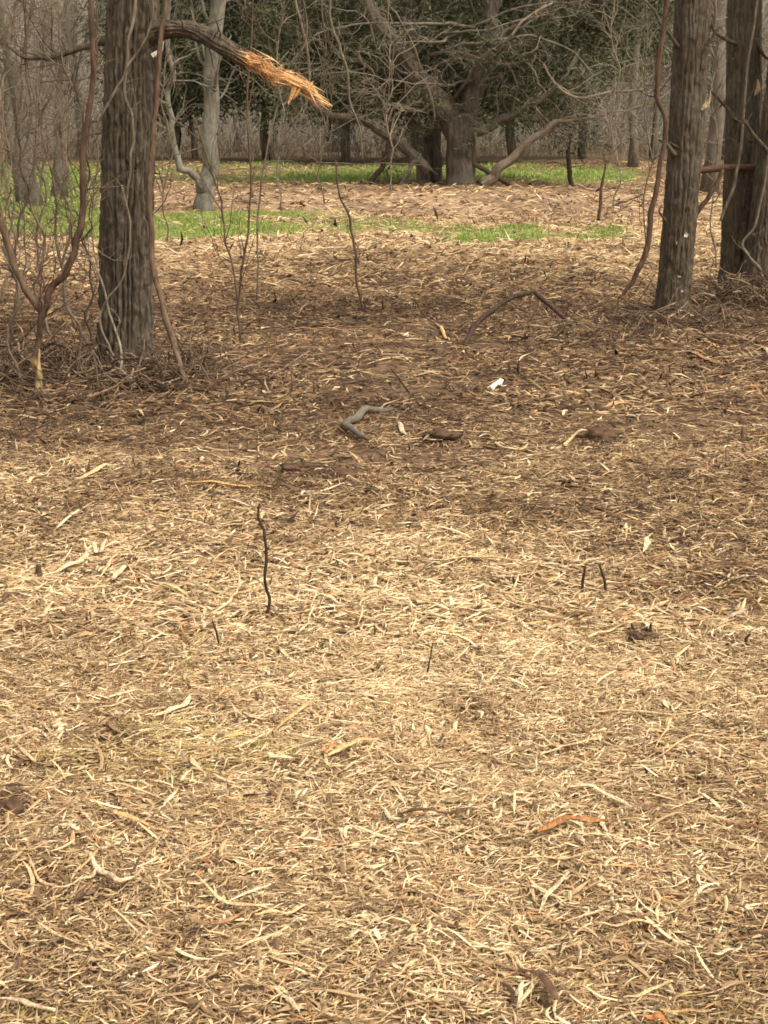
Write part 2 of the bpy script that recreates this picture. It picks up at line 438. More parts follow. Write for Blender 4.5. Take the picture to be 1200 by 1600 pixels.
def mulch():
    mb = MB()
    rg = np.random.default_rng(11)
    def sample(n, y0, y1, k=.29, m=.18):
        y = np.sqrt(rg.uniform(y0 * y0, y1 * y1, n))
        return rg.uniform(-1, 1, n) * (k * y + m), y
    bands = [(135000, 1.9, 4.5, (.014, .075), (.0024, .0058), .022), (115000, 4.5, 8.0, (.022, .12), (.0036, .0088), .025),
             (100000, 8.0, 14.0, (.05, .19), (.007, .015), .03), (80000, 14, 25, (.09, .28), (.011, .024), .035),
             (24000, 25, 52, (.12, .45), (.02, .045), .03)]
    for (n, y0, y1, lr, wr, lay) in bands:
        x, y = sample(n, y0, y1)
        p = paleness(x, y); g = grassiness(x, y)
        keep = rg.uniform(size=n) > g * .93
        keep &= rg.uniform(size=n) > bare(x, y) * .8
        if y0 >= 25: keep &= rg.uniform(size=n) > .45 * (y > 36)
        x, y, p = x[keep], y[keep], p[keep]; n = len(x)
        L = lr[0] + (lr[1] - lr[0]) * rg.uniform(size=n) ** 2.2
        W = wr[0] + (wr[1] - wr[0]) * rg.uniform(size=n) ** 1.5
        flake = rg.uniform(size=n) < .05                  # broad crumbs of bark
        W = np.where(flake, np.minimum(W * 2.6, L * .5), W)
        yaw = rg.uniform(0, 2 * math.pi, n)
        tilt = rg.normal(0, .16, n) + (rg.uniform(size=n) < .05) * rg.normal(0, .5, n)
        D = np.stack([np.cos(yaw) * np.cos(tilt), np.sin(yaw) * np.cos(tilt), np.sin(tilt)], -1)
        z = gh(x, y) + rg.uniform(0, lay, n) * .7 + np.abs(np.sin(tilt)) * L * .3
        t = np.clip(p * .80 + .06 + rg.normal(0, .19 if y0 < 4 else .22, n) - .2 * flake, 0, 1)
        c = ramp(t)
        red = rg.uniform(size=n) < .07
        c[red] *= np.array([1.05, .82, .66])
        gn = (fbm(x * 1.7, y * 1.7, 0, 88, 2) > .75) & (y < 5) & (rg.uniform(size=n) < .35)
        c[gn] *= np.array([.84, .90, .68])
        grey = rg.uniform(size=n) < .02
        c[grey] = c[grey].mean(1, keepdims=True) * np.array([1.08, .9, .66])
        c *= rg.uniform(.85, 1.12, (n, 1))
        spindles(mb, np.stack([x, y, z], -1), D, L, W, c, bend=.10, closed=False, rg=rg, thick=.45)
    o = mb.build('wood_mulch', M_MULCH, smooth=False)
    tag(o, 'shredded wood mulch covering the whole clearing', 'mulch', kind='stuff')
    # longer curled strips, still too many to count
    mb = MB()
    for (n, y0, y1, lr, wr) in [(3800, 1.9, 4.5, (.04, .17), (.004, .011)), (4800, 4.5, 8, (.06, .26), (.006, .014)), (4600, 8, 14, (.09, .42), (.008, .018)), (2600, 14, 24, (.15, .5), (.012, .026))]:
        x, y = sample(n, y0, y1)
        p = paleness(x, y); k = rg.uniform(size=n) > grassiness(x, y) * .9
        x, y, p = x[k], y[k], p[k]; n = len(x)
        L = lr[0] + (lr[1] - lr[0]) * rg.uniform(size=n) ** 2.2
        yaw = rg.uniform(0, 2 * math.pi, n); cur = rg.normal(0, .8, n)
        S = 5
        u = np.linspace(-.5, .5, S)[None]
        a = yaw[:, None] + cur[:, None] * u
        dx = np.cumsum(np.cos(a), 1) / S * L[:, None]; dy = np.cumsum(np.sin(a), 1) / S * L[:, None]
        X = x[:, None] + dx; Y = y[:, None] + dy
        lift = rg.uniform(.004, .016, n)[:, None] + (rg.uniform(size=n) ** 3 * .03)[:, None] * (u + .5) * np.sign(rg.normal(size=n))[:, None].clip(0, 1)
        Z = gh(X, Y) + lift
        W = (wr[0] + (wr[1] - wr[0]) * rg.uniform(size=n) ** 1.5)[:, None] * np.array([[.45, .9, 1, .85, .3]]) * .5
        t = np.clip(p * .72 + .16 + rg.normal(0, .24, n), 0, 1)
        tubes(mb, np.stack([X, Y, Z], -1), W, 4, ramp(t) * rg.uniform(.85, 1.1, (n, 1)), flat=.45)
    o = mb.build('wood_strips', M_MULCH, smooth=False)
    tag(o, 'longer curled wood strips strewn through the mulch', 'mulch', kind='stuff')
mulch()

def grass():
    rg = np.random.default_rng(5)
    mb = MB()
    for (n, y0, y1, Lr, W) in [(150000, 18.5, 27, (.03, .085), .009), (110000, 27, 56, (.05, .13), .02)]:
        y = np.sqrt(rg.uniform(y0 ** 2, y1 ** 2, n)); x = rg.uniform(-.3, .3, n) * y
        g = grassiness(x, y)
        k = rg.uniform(size=n) < g ** 1.3 * (.55 + .45 * np.clip(.5 + fbm(x * 1.5, y * 1.2, 0, 77, 2), 0, 1))
        x, y = x[k], y[k]; n = len(x)
        D = np.stack([rg.normal(0, .45, n), rg.normal(0, .45, n), np.ones(n)], -1)
        c = np.array([.21, .31, .06]) * rg.uniform(.65, 1.35, (n, 1)) * (1 + .2 * vnoise(x * 2, y * 2, 0, 78))[:, None]
        dry = rg.uniform(size=n) < .2
        c[dry] = np.array([.40, .33, .15]) * rg.uniform(.7, 1.2, (dry.sum(), 1))
        blades(mb, np.stack([x, y, gh(x, y) - .005], -1), D, rg.uniform(*Lr, n), W * rg.uniform(.6, 1.3, n), c, rg)
    tag(mb.build('grass', M_GRASS, smooth=False), 'strips of short green grass beyond the mulch', 'grass', kind='stuff')
grass()

# ------------------------------------------------------------------ the near trees
def furrowed_trunk(mb, axis, rad, K, depth, fs, fz, seed, flare=None):
    """trunk surface with real furrows: axis (N,3) points, rad (N,)"""
    N = len(axis)
    a = np.arange(K) * 2 * math.pi / K
    s = np.concatenate([[0], np.cumsum(np.linalg.norm(np.diff(axis, axis=0), axis=1))])
    A, Z = np.meshgrid(a, s)
    R = rad[:, None] * np.ones((1, K))
    R = R * (1 + .05 * vnoise(np.cos(A) * 1.2 + 5, np.sin(A) * 1.2, Z * 1.1, seed + 3))
    if flare is not None:
        R = R + flare[0] * np.exp(-Z / flare[1]) * (.55 + .45 * np.cos(A * 5 + 1.0 + vnoise(A * 0, Z * 0, 0, seed) * 3)) 
    nr = fs
    u = A * nr / (2 * math.pi)
    wx, wy_ = np.cos(A) * 2.2, np.sin(A) * 2.2
    u = u + .75 * vnoise(wx, wy_, Z * fz, seed + 1) + .45 * vnoise(wx * 2.4, wy_ * 2.4, Z * fz * 2.4, seed + 2) + .22 * vnoise(wx * 4, wy_ * 4, Z * fz * 9, seed + 4)
    ridge = np.abs(np.sin(math.pi * u)) ** .55
    brk = np.clip(vnoise(np.floor(u) * 3.7, 0, Z * fz * 5, seed + 9) - .36, 0, 1) * 1.3      # cross cracks in the ridges
    disp = depth * (np.clip(ridge - brk, 0, 1) - .8) + depth * .3 * vnoise(np.cos(A) * 14, np.sin(A) * 14, Z * 28, seed + 5)
    R = R + disp
    V = axis[:, None, :] + np.stack([np.cos(A) * R, np.sin(A) * R, 0 * R], -1)
    i = np.arange(N - 1)[:, None] * K; k = np.arange(K)[None]; k2 = (k + 1) % K
    Q = np.stack([i + k, i + k2, i + K + k2, i + K + k], -1).reshape(-1, 4)
    mb.add(V.reshape(-1, 3), None, Q)
    return V

def axis_line(p0, p1, top, wob, seed, fine=.006, coarse=.12, zfine=2.6):
    """points up a trunk: fine rings where the photo sees it, coarse above"""
    d = (p1 - p0) / (p1[2] - p0[2])
    z = np.concatenate([np.arange(-.12, zfine, fine), np.arange(zfine, top, coarse)])
    ax = p0[None] + d[None] * z[:, None]
    ax[:, 0] += wob * (vnoise(z * .8, 0, 0, seed) ) ; ax[:, 1] += wob * vnoise(z * .8, 5, 0, seed)
    return ax, z

def crown_for(root, axis, rad, zlow, n, mat, seed, length=2.2, name='crown'):
    rg = np.random.default_rng(seed)
    mb = MB()
    k = axis[:, 2] > zlow
    path = axis[k][::6][None]; rr = rad[k][::6][None]
    grow(mb, path, rr, [dict(n=n, len=length, a=0, b=1, r=.055, segs=7, K=6, gnarl=.18, trop=.06, ang=(.6, 1.2)),
                        dict(n=6, lenr=.5, segs=5, K=4, gnarl=.25, a=.2), dict(n=6, lenr=.45, segs=4, K=3, gnarl=.3, a=.2, r=.008)], rg)
    mb.build(name, mat, root)

# left tree
LT_Y = G(195, 588)[1]
lt = G(195, 588); lt[2] = gh(lt[0], lt[1])
left_tree = thing('tree', 'big dark tree with deeply furrowed bark and a torn limb', 'tree', lt)
lt1 = P(208, 0, LT_Y)
ax, z = axis_line(lt, lt1, 11.0, .012, 2)
pxm = FPX / LT_Y * CP
rad = np.interp(z, [-.12, 0, .25, .7, 1.4, 2.1, 6, 11], np.array([47, 44, 40, 38.5, 37.5, 36, 26, 6]) / pxm)
mb = MB(); furrowed_trunk(mb, ax, rad, 240, .029, 22, 1.7, 4, (.03, .16))
mb.build('trunk', M_BARK_LEFT, left_tree)
crown_for(left_tree, ax, rad, 2.9, 16, M_BARK_LEFT, 3)

def px_tube(pts, d, wpx, K=8, per=6, rough=.12, seed=0, mb=None, flat=1.0, col=None, jit=0.0, ridge=None):
    """tube through photo places at distance d (number or list); wpx widths in photo pixels along it"""
    dd = np.broadcast_to(np.asarray(d, float), (len(pts),))
    p = np.array([P(x, y, q) for (x, y), q in zip(pts, dd)])
    path = catmull(p, per)
    w = np.interp(np.linspace(0, 1, len(path)), np.linspace(0, 1, len(wpx)), wpx) * np.interp(np.linspace(0, 1, len(path)), np.linspace(0, 1, len(dd)), dd) / FPX / 2
    if jit:
        s = np.arange(len(path)) * 1.8 / per
        path = path + jit * np.stack([vnoise(s, 1, 0, seed), vnoise(s, 2, 0, seed), vnoise(s, 3, 0, seed)], -1)
    mb = mb or MB()
    tubes(mb, path[None], w[None], K, col, rough=rough, seed=seed, flat=flat, ridge=ridge)
    return mb, path, w

# its torn limb
rg = np.random.default_rng(21)
mb, limb_path, limb_w = px_tube([(222, 62), (250, 48), (290, 46), (325, 58), (355, 76), (392, 100)], [LT_Y, LT_Y - .05, LT_Y - .1, LT_Y - .15, LT_Y - .2, LT_Y - .22],
                                [34, 26, 25, 26, 25, 20], K=64, per=14, rough=.2, seed=3, ridge=(15, .2, 6))
grow(mb, limb_path[None], limb_w[None], [dict(n=9, len=.45, r=.006, segs=6, K=4, gnarl=.3, a=.1, b=.85), dict(n=4, lenr=.5, segs=4, K=3, gnarl=.3)], rg)
limb = mb.build('limb', M_BARK_LEFT, left_tree)
limb['_org'] = [float(v) for v in lt]
mb = MB()
cw = [(384, 90), (405, 104), (430, 118), (455, 128), (480, 143), (500, 154), (520, 164)]
_, core, cwid = px_tube(cw, LT_Y - .25, [24, 28, 28, 25, 20, 12, 3], K=14, per=7, rough=.6, seed=8, mb=mb, flat=.6, col=np.array([.55, .30, .125]), jit=.012)
n = 300
u = rg.uniform(0, .86, n) ** 1.2 * (len(core) - 2); i = u.astype(int)
cdir = unit(core[np.minimum(i + 1, len(core) - 1)] - core[i])
offd = unit(np.cross(cdir, rg.normal(size=(n, 3))))
pos = core[i] + cdir * .01 + offd * (cwid[i] * rg.uniform(.55, 1.08, n))[:, None]
dirs = cdir + .07 * rg.normal(size=(n, 3)) + offd * (rg.uniform(-.03, .3, n) ** 3 * 12)[:, None]
tc = np.clip(rg.normal(.45, .28, n) + .25 * u / len(core), 0, 1)[:, None]
cc = np.array([.40, .17, .06]) * (1 - tc) + np.array([.76, .53, .28]) * tc
spindles(mb, pos, dirs, .04 + .2 * rg.uniform(size=n) ** 2, rg.uniform(.003, .009, n), cc, .04, up=offd, rg=rg)
for pts, w in [([(462, 130), (457, 146), (450, 163)], [9, 7, 2]), ([(470, 134), (463, 148), (458, 155)], [6, 4, 1]), ([(480, 142), (486, 132), (489, 127)], [9, 6, 2]),
               ([(430, 112), (440, 103), (443, 102)], [8, 5, 1]), ([(405, 98), (418, 92), (428, 95)], [9, 6, 1])]:
    px_tube(pts, LT_Y - .28, w, K=5, per=4, rough=.3, mb=mb, flat=.5, col=np.array([.62, .34, .13]))
sub = MB(); sub.V, sub.T, sub.Q, sub.C, sub.n = mb.V, mb.T, mb.Q, mb.C, mb.n
tw = sub.build('torn_wood', M_WOOD, left_tree, smooth=False)
tw['label'] = 'splintered orange torn end of the broken limb'
# short side branch to the left, stub of a snapped one
mb, pth, w = px_tube([(182, 66), (160, 68), (135, 74), (105, 84), (72, 90), (40, 92), (8, 70)], LT_Y + .05, [15, 11, 10, 9, 8, 6, 4], K=8, rough=.2, seed=5, jit=.01)
grow(mb, pth[None], w[None], [dict(n=12, len=.35, r=.005, segs=6, K=4, gnarl=.35, a=.15), dict(n=5, lenr=.5, segs=4, K=3, gnarl=.35)], rg)
mb.build('branch', M_BARK_LEFT, left_tree)
mb = MB(); px_tube([(238, 88), (250, 80), (254, 64)], LT_Y - .14, [9, 8, 5], K=6, rough=.4, mb=mb, col=np.array([.62, .55, .44]))
mb.build('snapped_stub', M_WOOD, left_tree, smooth=False)['label'] = 'pale snapped stub below the torn limb'

# right-hand trees
def side_tree(base, topx, wid, label, seed, K=150, depth=.017, top=9.0, lowc=2.9, zf=2.9):
    b = G(*base); b[2] = gh(b[0], b[1])
    root = thing('tree', label, 'tree', b, 'trees at the edge of the clearing')
    p1 = P(topx, 0, b[1])
    ax, z = axis_line(b, p1, top, .02, seed, fine=.01, zfine=zf)
    pm = FPX / b[1] * CP
    rad = np.interp(z, [-.12, 0, .3, 1.2, 2.2, top], np.array(list(wid) + [5]) / 2 / pm)
    mb = MB(); furrowed_trunk(mb, ax, rad, K, depth, 18, 2.0, seed, (.02, .14))
    mb.build('trunk', M_BARK_RIGHT, root)
    crown_for(root, ax, rad, lowc, 12, M_BARK_RIGHT, seed, 1.8)
    return root, b
rt1, b1 = side_tree((1055, 492), 1082, [58, 52, 49, 50, 52], 'straight brown tree with pale scars, beside the hanging vine', 31)
rt2, b2 = side_tree((1152, 455), 1168, [66, 58, 52, 52, 50], 'dark vine-hung tree second from the right edge', 37)
rt3, b3 = side_tree((1186, 462), 1236, [62, 52, 50, 46, 44], 'leaning dark trunk at the right edge of the clearing', 43)
rg = np.random.default_rng(33)
# pale scars and stubs on the first
for (x, y, w, h) in [(1072, 367, 9, 8), (1058, 379, 5, 5), (1066, 455, 5, 4), (1062, 432, 6, 3)]:
    mb = MB(); c = P(x, y, b1[1] - .112); k = b1[1] / FPX
    a = np.arange(9) * 2 * math.pi / 9; rr = rg.uniform(.7, 1.1, 9)
    ring = c + np.stack([np.cos(a) * rr * w * k / 2, 0 * a, np.sin(a) * rr * h * k / 2], -1)
    V = np.concatenate([ring + [0, .03, 0], ring, [c + [0, -.006, 0]]])
    f = [[18, 9 + (j + 1) % 9, 9 + j] for j in range(9)]; q = [[j, (j + 1) % 9, 9 + (j + 1) % 9, 9 + j] for j in range(9)]
    mb.add(V, f, q, (.62, .58, .5))
    mb.build('bark_scar', M_WOOD, rt1)['label'] = 'pale chipped scar on the bark'
mb = MB()
px_tube([(1096, 172), (1104, 164), (1109, 156), (1110, 140)], b1[1] - .1, [6, 9, 4, 1], K=6, rough=.9, mb=mb, col=np.array([.40, .30, .18]), flat=.5)
mb.build('snapped_stub', M_WOOD, rt1, smooth=False)['label'] = 'pale snapped branch stub'
for pts, w in (([(1056, 244), (1042, 226), (1030, 218)], [8, 6, 3]), ([(1040, 345), (1030, 330), (1034, 322)], [4, 3, 2]), ([(1045, 222), (1062, 232), (1068, 238)], [2, 5, 5])):
    mb = MB(); px_tube(pts, b1[1] - .11, w, K=6, mb=mb, rough=.3); mb.build('twig_stub', M_BARK_RIGHT, rt1)
mb = MB(); px_tube([(1190, 262), (1160, 262), (1125, 264), (1092, 266), (1080, 265)], b2[1] - .2, [9, 10, 11, 9, 3], K=9, rough=.35, seed=4, mb=mb, col=np.array([.13, .078, .05]), jit=.008)
mb.build('snapped_branch', M_WOOD, rt2)['label'] = 'reddish snapped branch sticking out sideways'
mb = MB(); px_tube([(1176, 150), (1184, 140), (1184, 124)], b2[1] - .13, [5, 9, 2], K=7, rough=.5, mb=mb, col=np.array([.55, .40, .22]))
mb.build('snapped_stub', M_WOOD, rt2, smooth=False)['label'] = 'pale snapped branch stub'
for root, b, spots in ((rt1, b1, [((1060, 75), (1035, 40), (1010, 5)), ((1085, 110), (1100, 80), (1125, 40))]),
                       (rt2, b2, [((1180, 60), (1195, 85), (1215, 100)), ((1150, 190), (1130, 160), (1105, 140)), ((1150, 70), (1120, 50), (1100, 10))]),
                       (rt3, b3, [((1200, 240), (1180, 215), (1165, 190))])):
    for pts in spots:
        mb, pth, w = px_tube(pts, b[1] - .12, [7, 5, 3], K=6, rough=.2, jit=.01, seed=int(pts[0][0]))
        grow(mb, pth[None], w[None], [dict(n=6, len=.35, r=.005, segs=6, K=4, gnarl=.35, a=.2), dict(n=4, lenr=.5, segs=4, K=3, gnarl=.35)], rg)
        mb.build('branch', M_BARK_RIGHT, root)

# ------------------------------------------------------------------ vines, saplings and standing sticks
VINE, REDV, GREYV, DARKT = np.array([.125, .084, .056]), np.array([.095, .060, .041]), np.array([.22, .18, .13]), np.array([.05, .034, .025])
def stem(name, label, cat, pts, d, w, col, twigs=0, tl=.3, seed=0, group=None, K=7, gn=.3, trop=.08, sub=3, jit=.008, tipcol=None, tr=.004, basecol=None):
    dd = np.broadcast_to(np.asarray(d, float), (len(pts),))
    mb = MB()
    c = np.asarray(col, float)
    p = catmull(np.array([P(x, y, q) for (x, y), q in zip(pts, dd)]), 6)
    ww = np.interp(np.linspace(0, 1, len(p)), np.linspace(0, 1, len(w)), w) * dd.mean() / FPX / 2
    s = np.arange(len(p)) * .45
    p = p + jit * np.stack([vnoise(s, 1, 0, seed), vnoise(s, 2, 0, seed), .4 * vnoise(s, 3, 0, seed)], -1)
    cc = np.tile(c, (1, len(p), 1))
    if basecol is not None:
        k = np.clip(1 - np.arange(len(p)) / (len(p) * basecol[1]), 0, 1)[None, :, None] > 0
        cc = np.where(k, np.array(basecol[0]), cc)
    tubes(mb, p[None], ww[None], K, cc, rough=.22, seed=seed)
    if twigs:
        r = np.random.default_rng(seed + 100)
        grow(mb, p[None], ww[None], [dict(n=twigs, len=tl, r=tr, segs=6, K=4, gnarl=gn, trop=trop, a=.2, b=1, ang=(.3, .9)), dict(n=sub, lenr=.5, r=tr * .6, segs=5, K=3, gnarl=gn, trop=trop)], r, c)
    return tag(mb.build(name, M_TWIG, loc=p[0]), label, cat, group)

d = LT_Y
stem('vine', 'thick brown vine hanging down the right side of the furrowed tree', 'vine', [(302, 617), (287, 583), (264, 512), (243, 430), (234, 330), (238, 240), (243, 160), (250, 60), (262, -60), (250, -200)], [rowY(614), rowY(612), rowY(606), d - .3, d - .27, d - .25, d - .25, d - .25, d - .22, d - .2], [7, 9, 10, 10, 9, 9, 8, 8, 7, 6], VINE, 6, .5, 1, K=9, jit=.008)
stem('vine', 'thin pale vine curling across the front of the furrowed trunk', 'vine', [(180, 620), (190, 560), (175, 500), (160, 440), (140, 405), (118, 385)], [rowY(617), rowY(606), d - .24, d - .24, d - .2, d - .15], [4, 4, 4, 4, 3, 3], GREYV, 3, .2, 2)
stem('vine', 'grey vine climbing the upper right of the furrowed trunk', 'vine', [(196, 330), (205, 250), (208, 190), (196, 140), (200, 70), (212, 0), (220, -90)], d - .21, [3, 4, 4, 5, 5, 5, 4], GREYV * .8, 4, .25, 3)
stem('vine', 'slender vine crossing the furrowed trunk from lower left to upper right', 'vine', [(142, 215), (160, 180), (186, 130), (205, 95), (232, 50), (240, -20)], d - .22, [3, 4, 4, 4, 4, 3], GREYV * .7, 4, .25, 4)
stem('vine', 'thin vine looped round the lower left of the furrowed trunk', 'vine', [(215, 610), (196, 580), (172, 545), (158, 510), (165, 470), (192, 430), (204, 350), (190, 290)], [rowY(609), rowY(604), d - .25, d - .23, d - .23, d - .23, d - .23, d - .23], [3, 4, 4, 4, 3, 3, 3, 3], GREYV * .85, 3, .2, 5)
stem('sapling', 'reddish sapling left of the furrowed tree with a split pale base', 'sapling', [(55, 625), (56, 580), (62, 540), (72, 475), (95, 432), (121, 385), (130, 320), (131, 235), (141, 150), (143, 60), (138, -60), (150, -220)], rowY(621), [9, 11, 10, 10, 12, 11, 10, 10, 9, 9, 8, 6], REDV, 26, .6, 6, K=9, jit=.02, gn=.4, basecol=((.36, .25, .13), .14))
stem('wood_splinter', 'pale split sliver beside the foot of the reddish sapling', 'wood splinter', [(66, 618), (62, 590), (60, 560), (61, 545)], rowY(620) - .03, [2, 5, 5, 2], (.42, .30, .165), 0, seed=8, jit=.004)
stem('sapling', 'brown stem forking left from the split sapling', 'sapling', [(70, 490), (45, 460), (20, 410), (3, 350), (-12, 280), (-20, 180)], rowY(619), [12, 11, 11, 10, 8, 6], VINE, 10, .5, 7)
thick = [([(10, 560), (30, 480), (22, 400), (40, 300), (25, 200), (38, 80), (30, -40)], 9.4, 6), ([(110, 600), (118, 520), (105, 430), (112, 330), (95, 240), (105, 120), (90, 0)], 9.6, 6),
         ([(85, 540), (60, 460), (75, 380), (45, 300), (60, 200), (40, 100), (55, -30)], 10.2, 6), ([(30, 610), (15, 520), (28, 440), (8, 350), (15, 260), (-5, 150), (5, 20)], 9.0, 5),
         ([(140, 575), (135, 500), (142, 420), (128, 340), (140, 250), (120, 160), (128, 40)], 9.8, 5), ([(120, 520), (98, 440), (80, 380), (88, 290), (70, 190), (85, 90), (75, -30)], 11.0, 6),
         ([(50, 520), (68, 450), (55, 380), (70, 310), (52, 220), (66, 120), (58, 0)], 11.5, 5), ([(5, 480), (12, 400), (-4, 330), (10, 250), (0, 160), (15, 60), (8, -40)], 12.0, 6)]
words = ['farthest left among the', 'beside the furrowed trunk in the', 'crooked in the middle of the', 'short-based at the front of the', 'closest to the furrowed trunk in the', 'leaning behind the', 'slim straight one behind the', 'rearmost at the left edge of the']
for k, (pts, dd, w) in enumerate(thick):
    stem('sapling', 'twiggy bare sapling ' + words[k] + ' left thicket', 'sapling', pts, rowY(pts[0][1] - 2), [w * .8, w * .75, w * .7, w * .65, w * .6, w * .5, w * .4], (VINE * .5 + GREYV * .45) * (.8 + .13 * (k % 4)), 34, .6, 20 + k, 'saplings of the left thicket', trop=.07, jit=.035, tr=.0036, sub=5, gn=.42)
more = [([(150, 420), (146, 330), (152, 250), (140, 160), (150, 60), (144, -40)], 14, 'grey sapling showing just left of the furrowed trunk'), ([(8, 390), (25, 310), (14, 230), (30, 150), (20, 60), (34, -30)], 16, 'grey sapling at the left edge before the grass'),
        ([(65, 380), (60, 300), (72, 220), (62, 130), (74, 40), (66, -50)], 17, 'grey sapling before the stout bare tree'), ([(105, 372), (112, 300), (100, 210), (110, 120), (98, 40), (104, -50)], 18, 'grey sapling before the bent bare tree'),
        ([(35, 440), (40, 350), (30, 270), (48, 190), (40, 90), (52, -20)], 13, 'kinked grey sapling in the left wood edge'), ([(262, 380), (258, 310), (268, 230), (255, 160), (262, 70), (252, -40)], 17, 'grey sapling just right of the furrowed trunk'),
        ([(440, 330), (436, 260), (444, 190), (432, 110), (440, 30), (430, -60)], 24, 'thin sapling standing left of the torn wood tip'), ([(610, 300), (612, 240), (604, 180), (614, 110), (606, 40), (612, -40)], 28, 'thin sapling in front of the left cedar stems'),
        ([(505, 322), (500, 260), (510, 200), (500, 140), (508, 60), (498, -30)], 26, 'thin sapling crossing behind the torn wood tip'), ([(1012, 400), (1008, 320), (1016, 240), (1006, 150), (1014, 60), (1008, -40)], 17, 'thin grey sapling behind the free-hanging vine'),
        ([(1120, 420), (1112, 330), (1122, 240), (1110, 150), (1120, 60), (1112, -40)], 14, 'thin grey sapling between the two right trunks'), ([(960, 330), (966, 270), (956, 200), (966, 130), (958, 50), (964, -40)], 25, 'thin grey sapling left of the free-hanging vine')]
for k, (pts, dd, lab) in enumerate(more):
    dd = rowY(pts[0][1])
    stem('sapling', lab, 'sapling', pts, dd, [2.6, 2.4, 2.3, 2.1, 1.9, 1.6], GREYV * (.6 + .12 * (k % 4)), 30, .07 * dd, 300 + k, 'thin grey saplings', trop=.08, jit=.0016 * dd, tr=.00045 * dd, sub=5, gn=.4)
stem('vine', 'brown vine hanging free left of the pale-scarred tree', 'vine', [(967, 467), (985, 445), (1000, 415), (1011, 385), (1017, 335), (1030, 270), (1040, 190), (1028, 150), (1030, 90), (1040, 20), (1048, -60), (1042, -200)], b1[1] - .35, [4, 7, 9, 9, 9, 8, 8, 8, 8, 9, 8, 7], REDV * 1.1, 10, .35, 9, K=9)
stem('vine', 'thin pale vine running down the dark vine-hung tree', 'vine', [(1125, 345), (1140, 310), (1152, 265), (1158, 220), (1165, 130), (1180, 30), (1190, -60)], b2[1] - .28, [5, 5, 5, 5, 4, 4, 4], GREYV * .8, 5, .3, 10)
stem('vine', 'looping vine at the foot of the leaning dark trunk', 'vine', [(1196, 450), (1186, 420), (1170, 400), (1160, 380), (1178, 355), (1192, 300), (1204, 220)], b3[1] - .25, [5, 5, 5, 5, 4, 4, 4], GREYV * .7, 4, .25, 11)
stem('stick', 'dark stick leaning between the pale-scarred tree and its neighbour', 'stick', [(1080, 348), (1095, 325), (1113, 298), (1132, 266)], b1[1] + .1, [8, 8, 7, 5], VINE * .7, 0, seed=12)
stem('sapling', 'thin bare whip alone in the middle of the far mulch', 'sapling', [(568, 487), (560, 450), (554, 390), (545, 340), (530, 300), (524, 250)], rowY(488), [4, 4, 4, 4, 3, 2], VINE * .8, 3, .4, 13, trop=.15)
stem('sapling', 'branching bare sapling right of the furrowed tree', 'sapling', [(378, 548), (372, 490), (378, 430), (388, 360), (392, 270), (386, 180), (390, 90), (396, -30)], rowY(535), [4, 4, 4, 3.5, 3, 3, 3, 2], VINE * .9, 12, .8, 14, trop=.14)
stem('sapling', 'thin bare sapling leaning left of its branching neighbour', 'sapling', [(372, 500), (366, 430), (352, 370), (345, 310), (322, 240), (300, 180)], rowY(510), [4, 3, 3, 3, 2.5, 2], VINE * .9, 9, .7, 15, trop=.14)
stem('sapling', 'thin bare sapling leaning right of its branching neighbour', 'sapling', [(400, 470), (403, 400), (404, 330), (410, 270), (428, 190), (448, 110), (478, 60), (470, -40)], rowY(470), [3, 3, 3, 3, 3, 3, 3, 2], GREYV * .7, 10, .8, 16, trop=.1)
stem('sapling', 'tall grey whip passing in front of the torn orange wood', 'sapling', [(455, 245), (470, 190), (480, 150), (482, 100), (474, 50), (462, 0), (450, -80)], rowY(400), [2, 3, 4, 4, 4, 4, 3], GREYV * .75, 10, .9, 17, trop=.05)
stem('sapling', 'crooked bare twiggy stem below and right of the torn wood', 'sapling', [(568, 250), (563, 205), (548, 160), (542, 110), (530, 70), (516, 30), (520, -40)], rowY(390), [2, 3, 3.5, 4, 4, 4, 3], GREYV * .7, 16, 1.0, 18, gn=.4, trop=.03)
stem('sapling', 'thin reddish twig standing before the right grass strip', 'sapling', [(935, 345), (938, 315), (942, 280), (946, 262), (944, 240)], rowY(350), [6, 5, 4, 3, 2], VINE * .7, 8, .7, 19, gn=.35)
stem('stick', 'dark crooked stick standing upright in the pale foreground mulch', 'stick', [(416, 962), (421, 938), (414, 905), (416, 860), (412, 830), (404, 810), (406, 786)], rowY(962), [5, 5.5, 5, 5, 4.5, 4.5, 3], DARKT, 3, .04, 51, jit=.002, tr=.0025, trop=.2)
stem('stick', 'small thin dark twig poking up near the standing stick', 'stick', [(342, 1003), (337, 985), (331, 968)], rowY(1003), [4, 4, 2], DARKT, 0, seed=52, jit=.001)
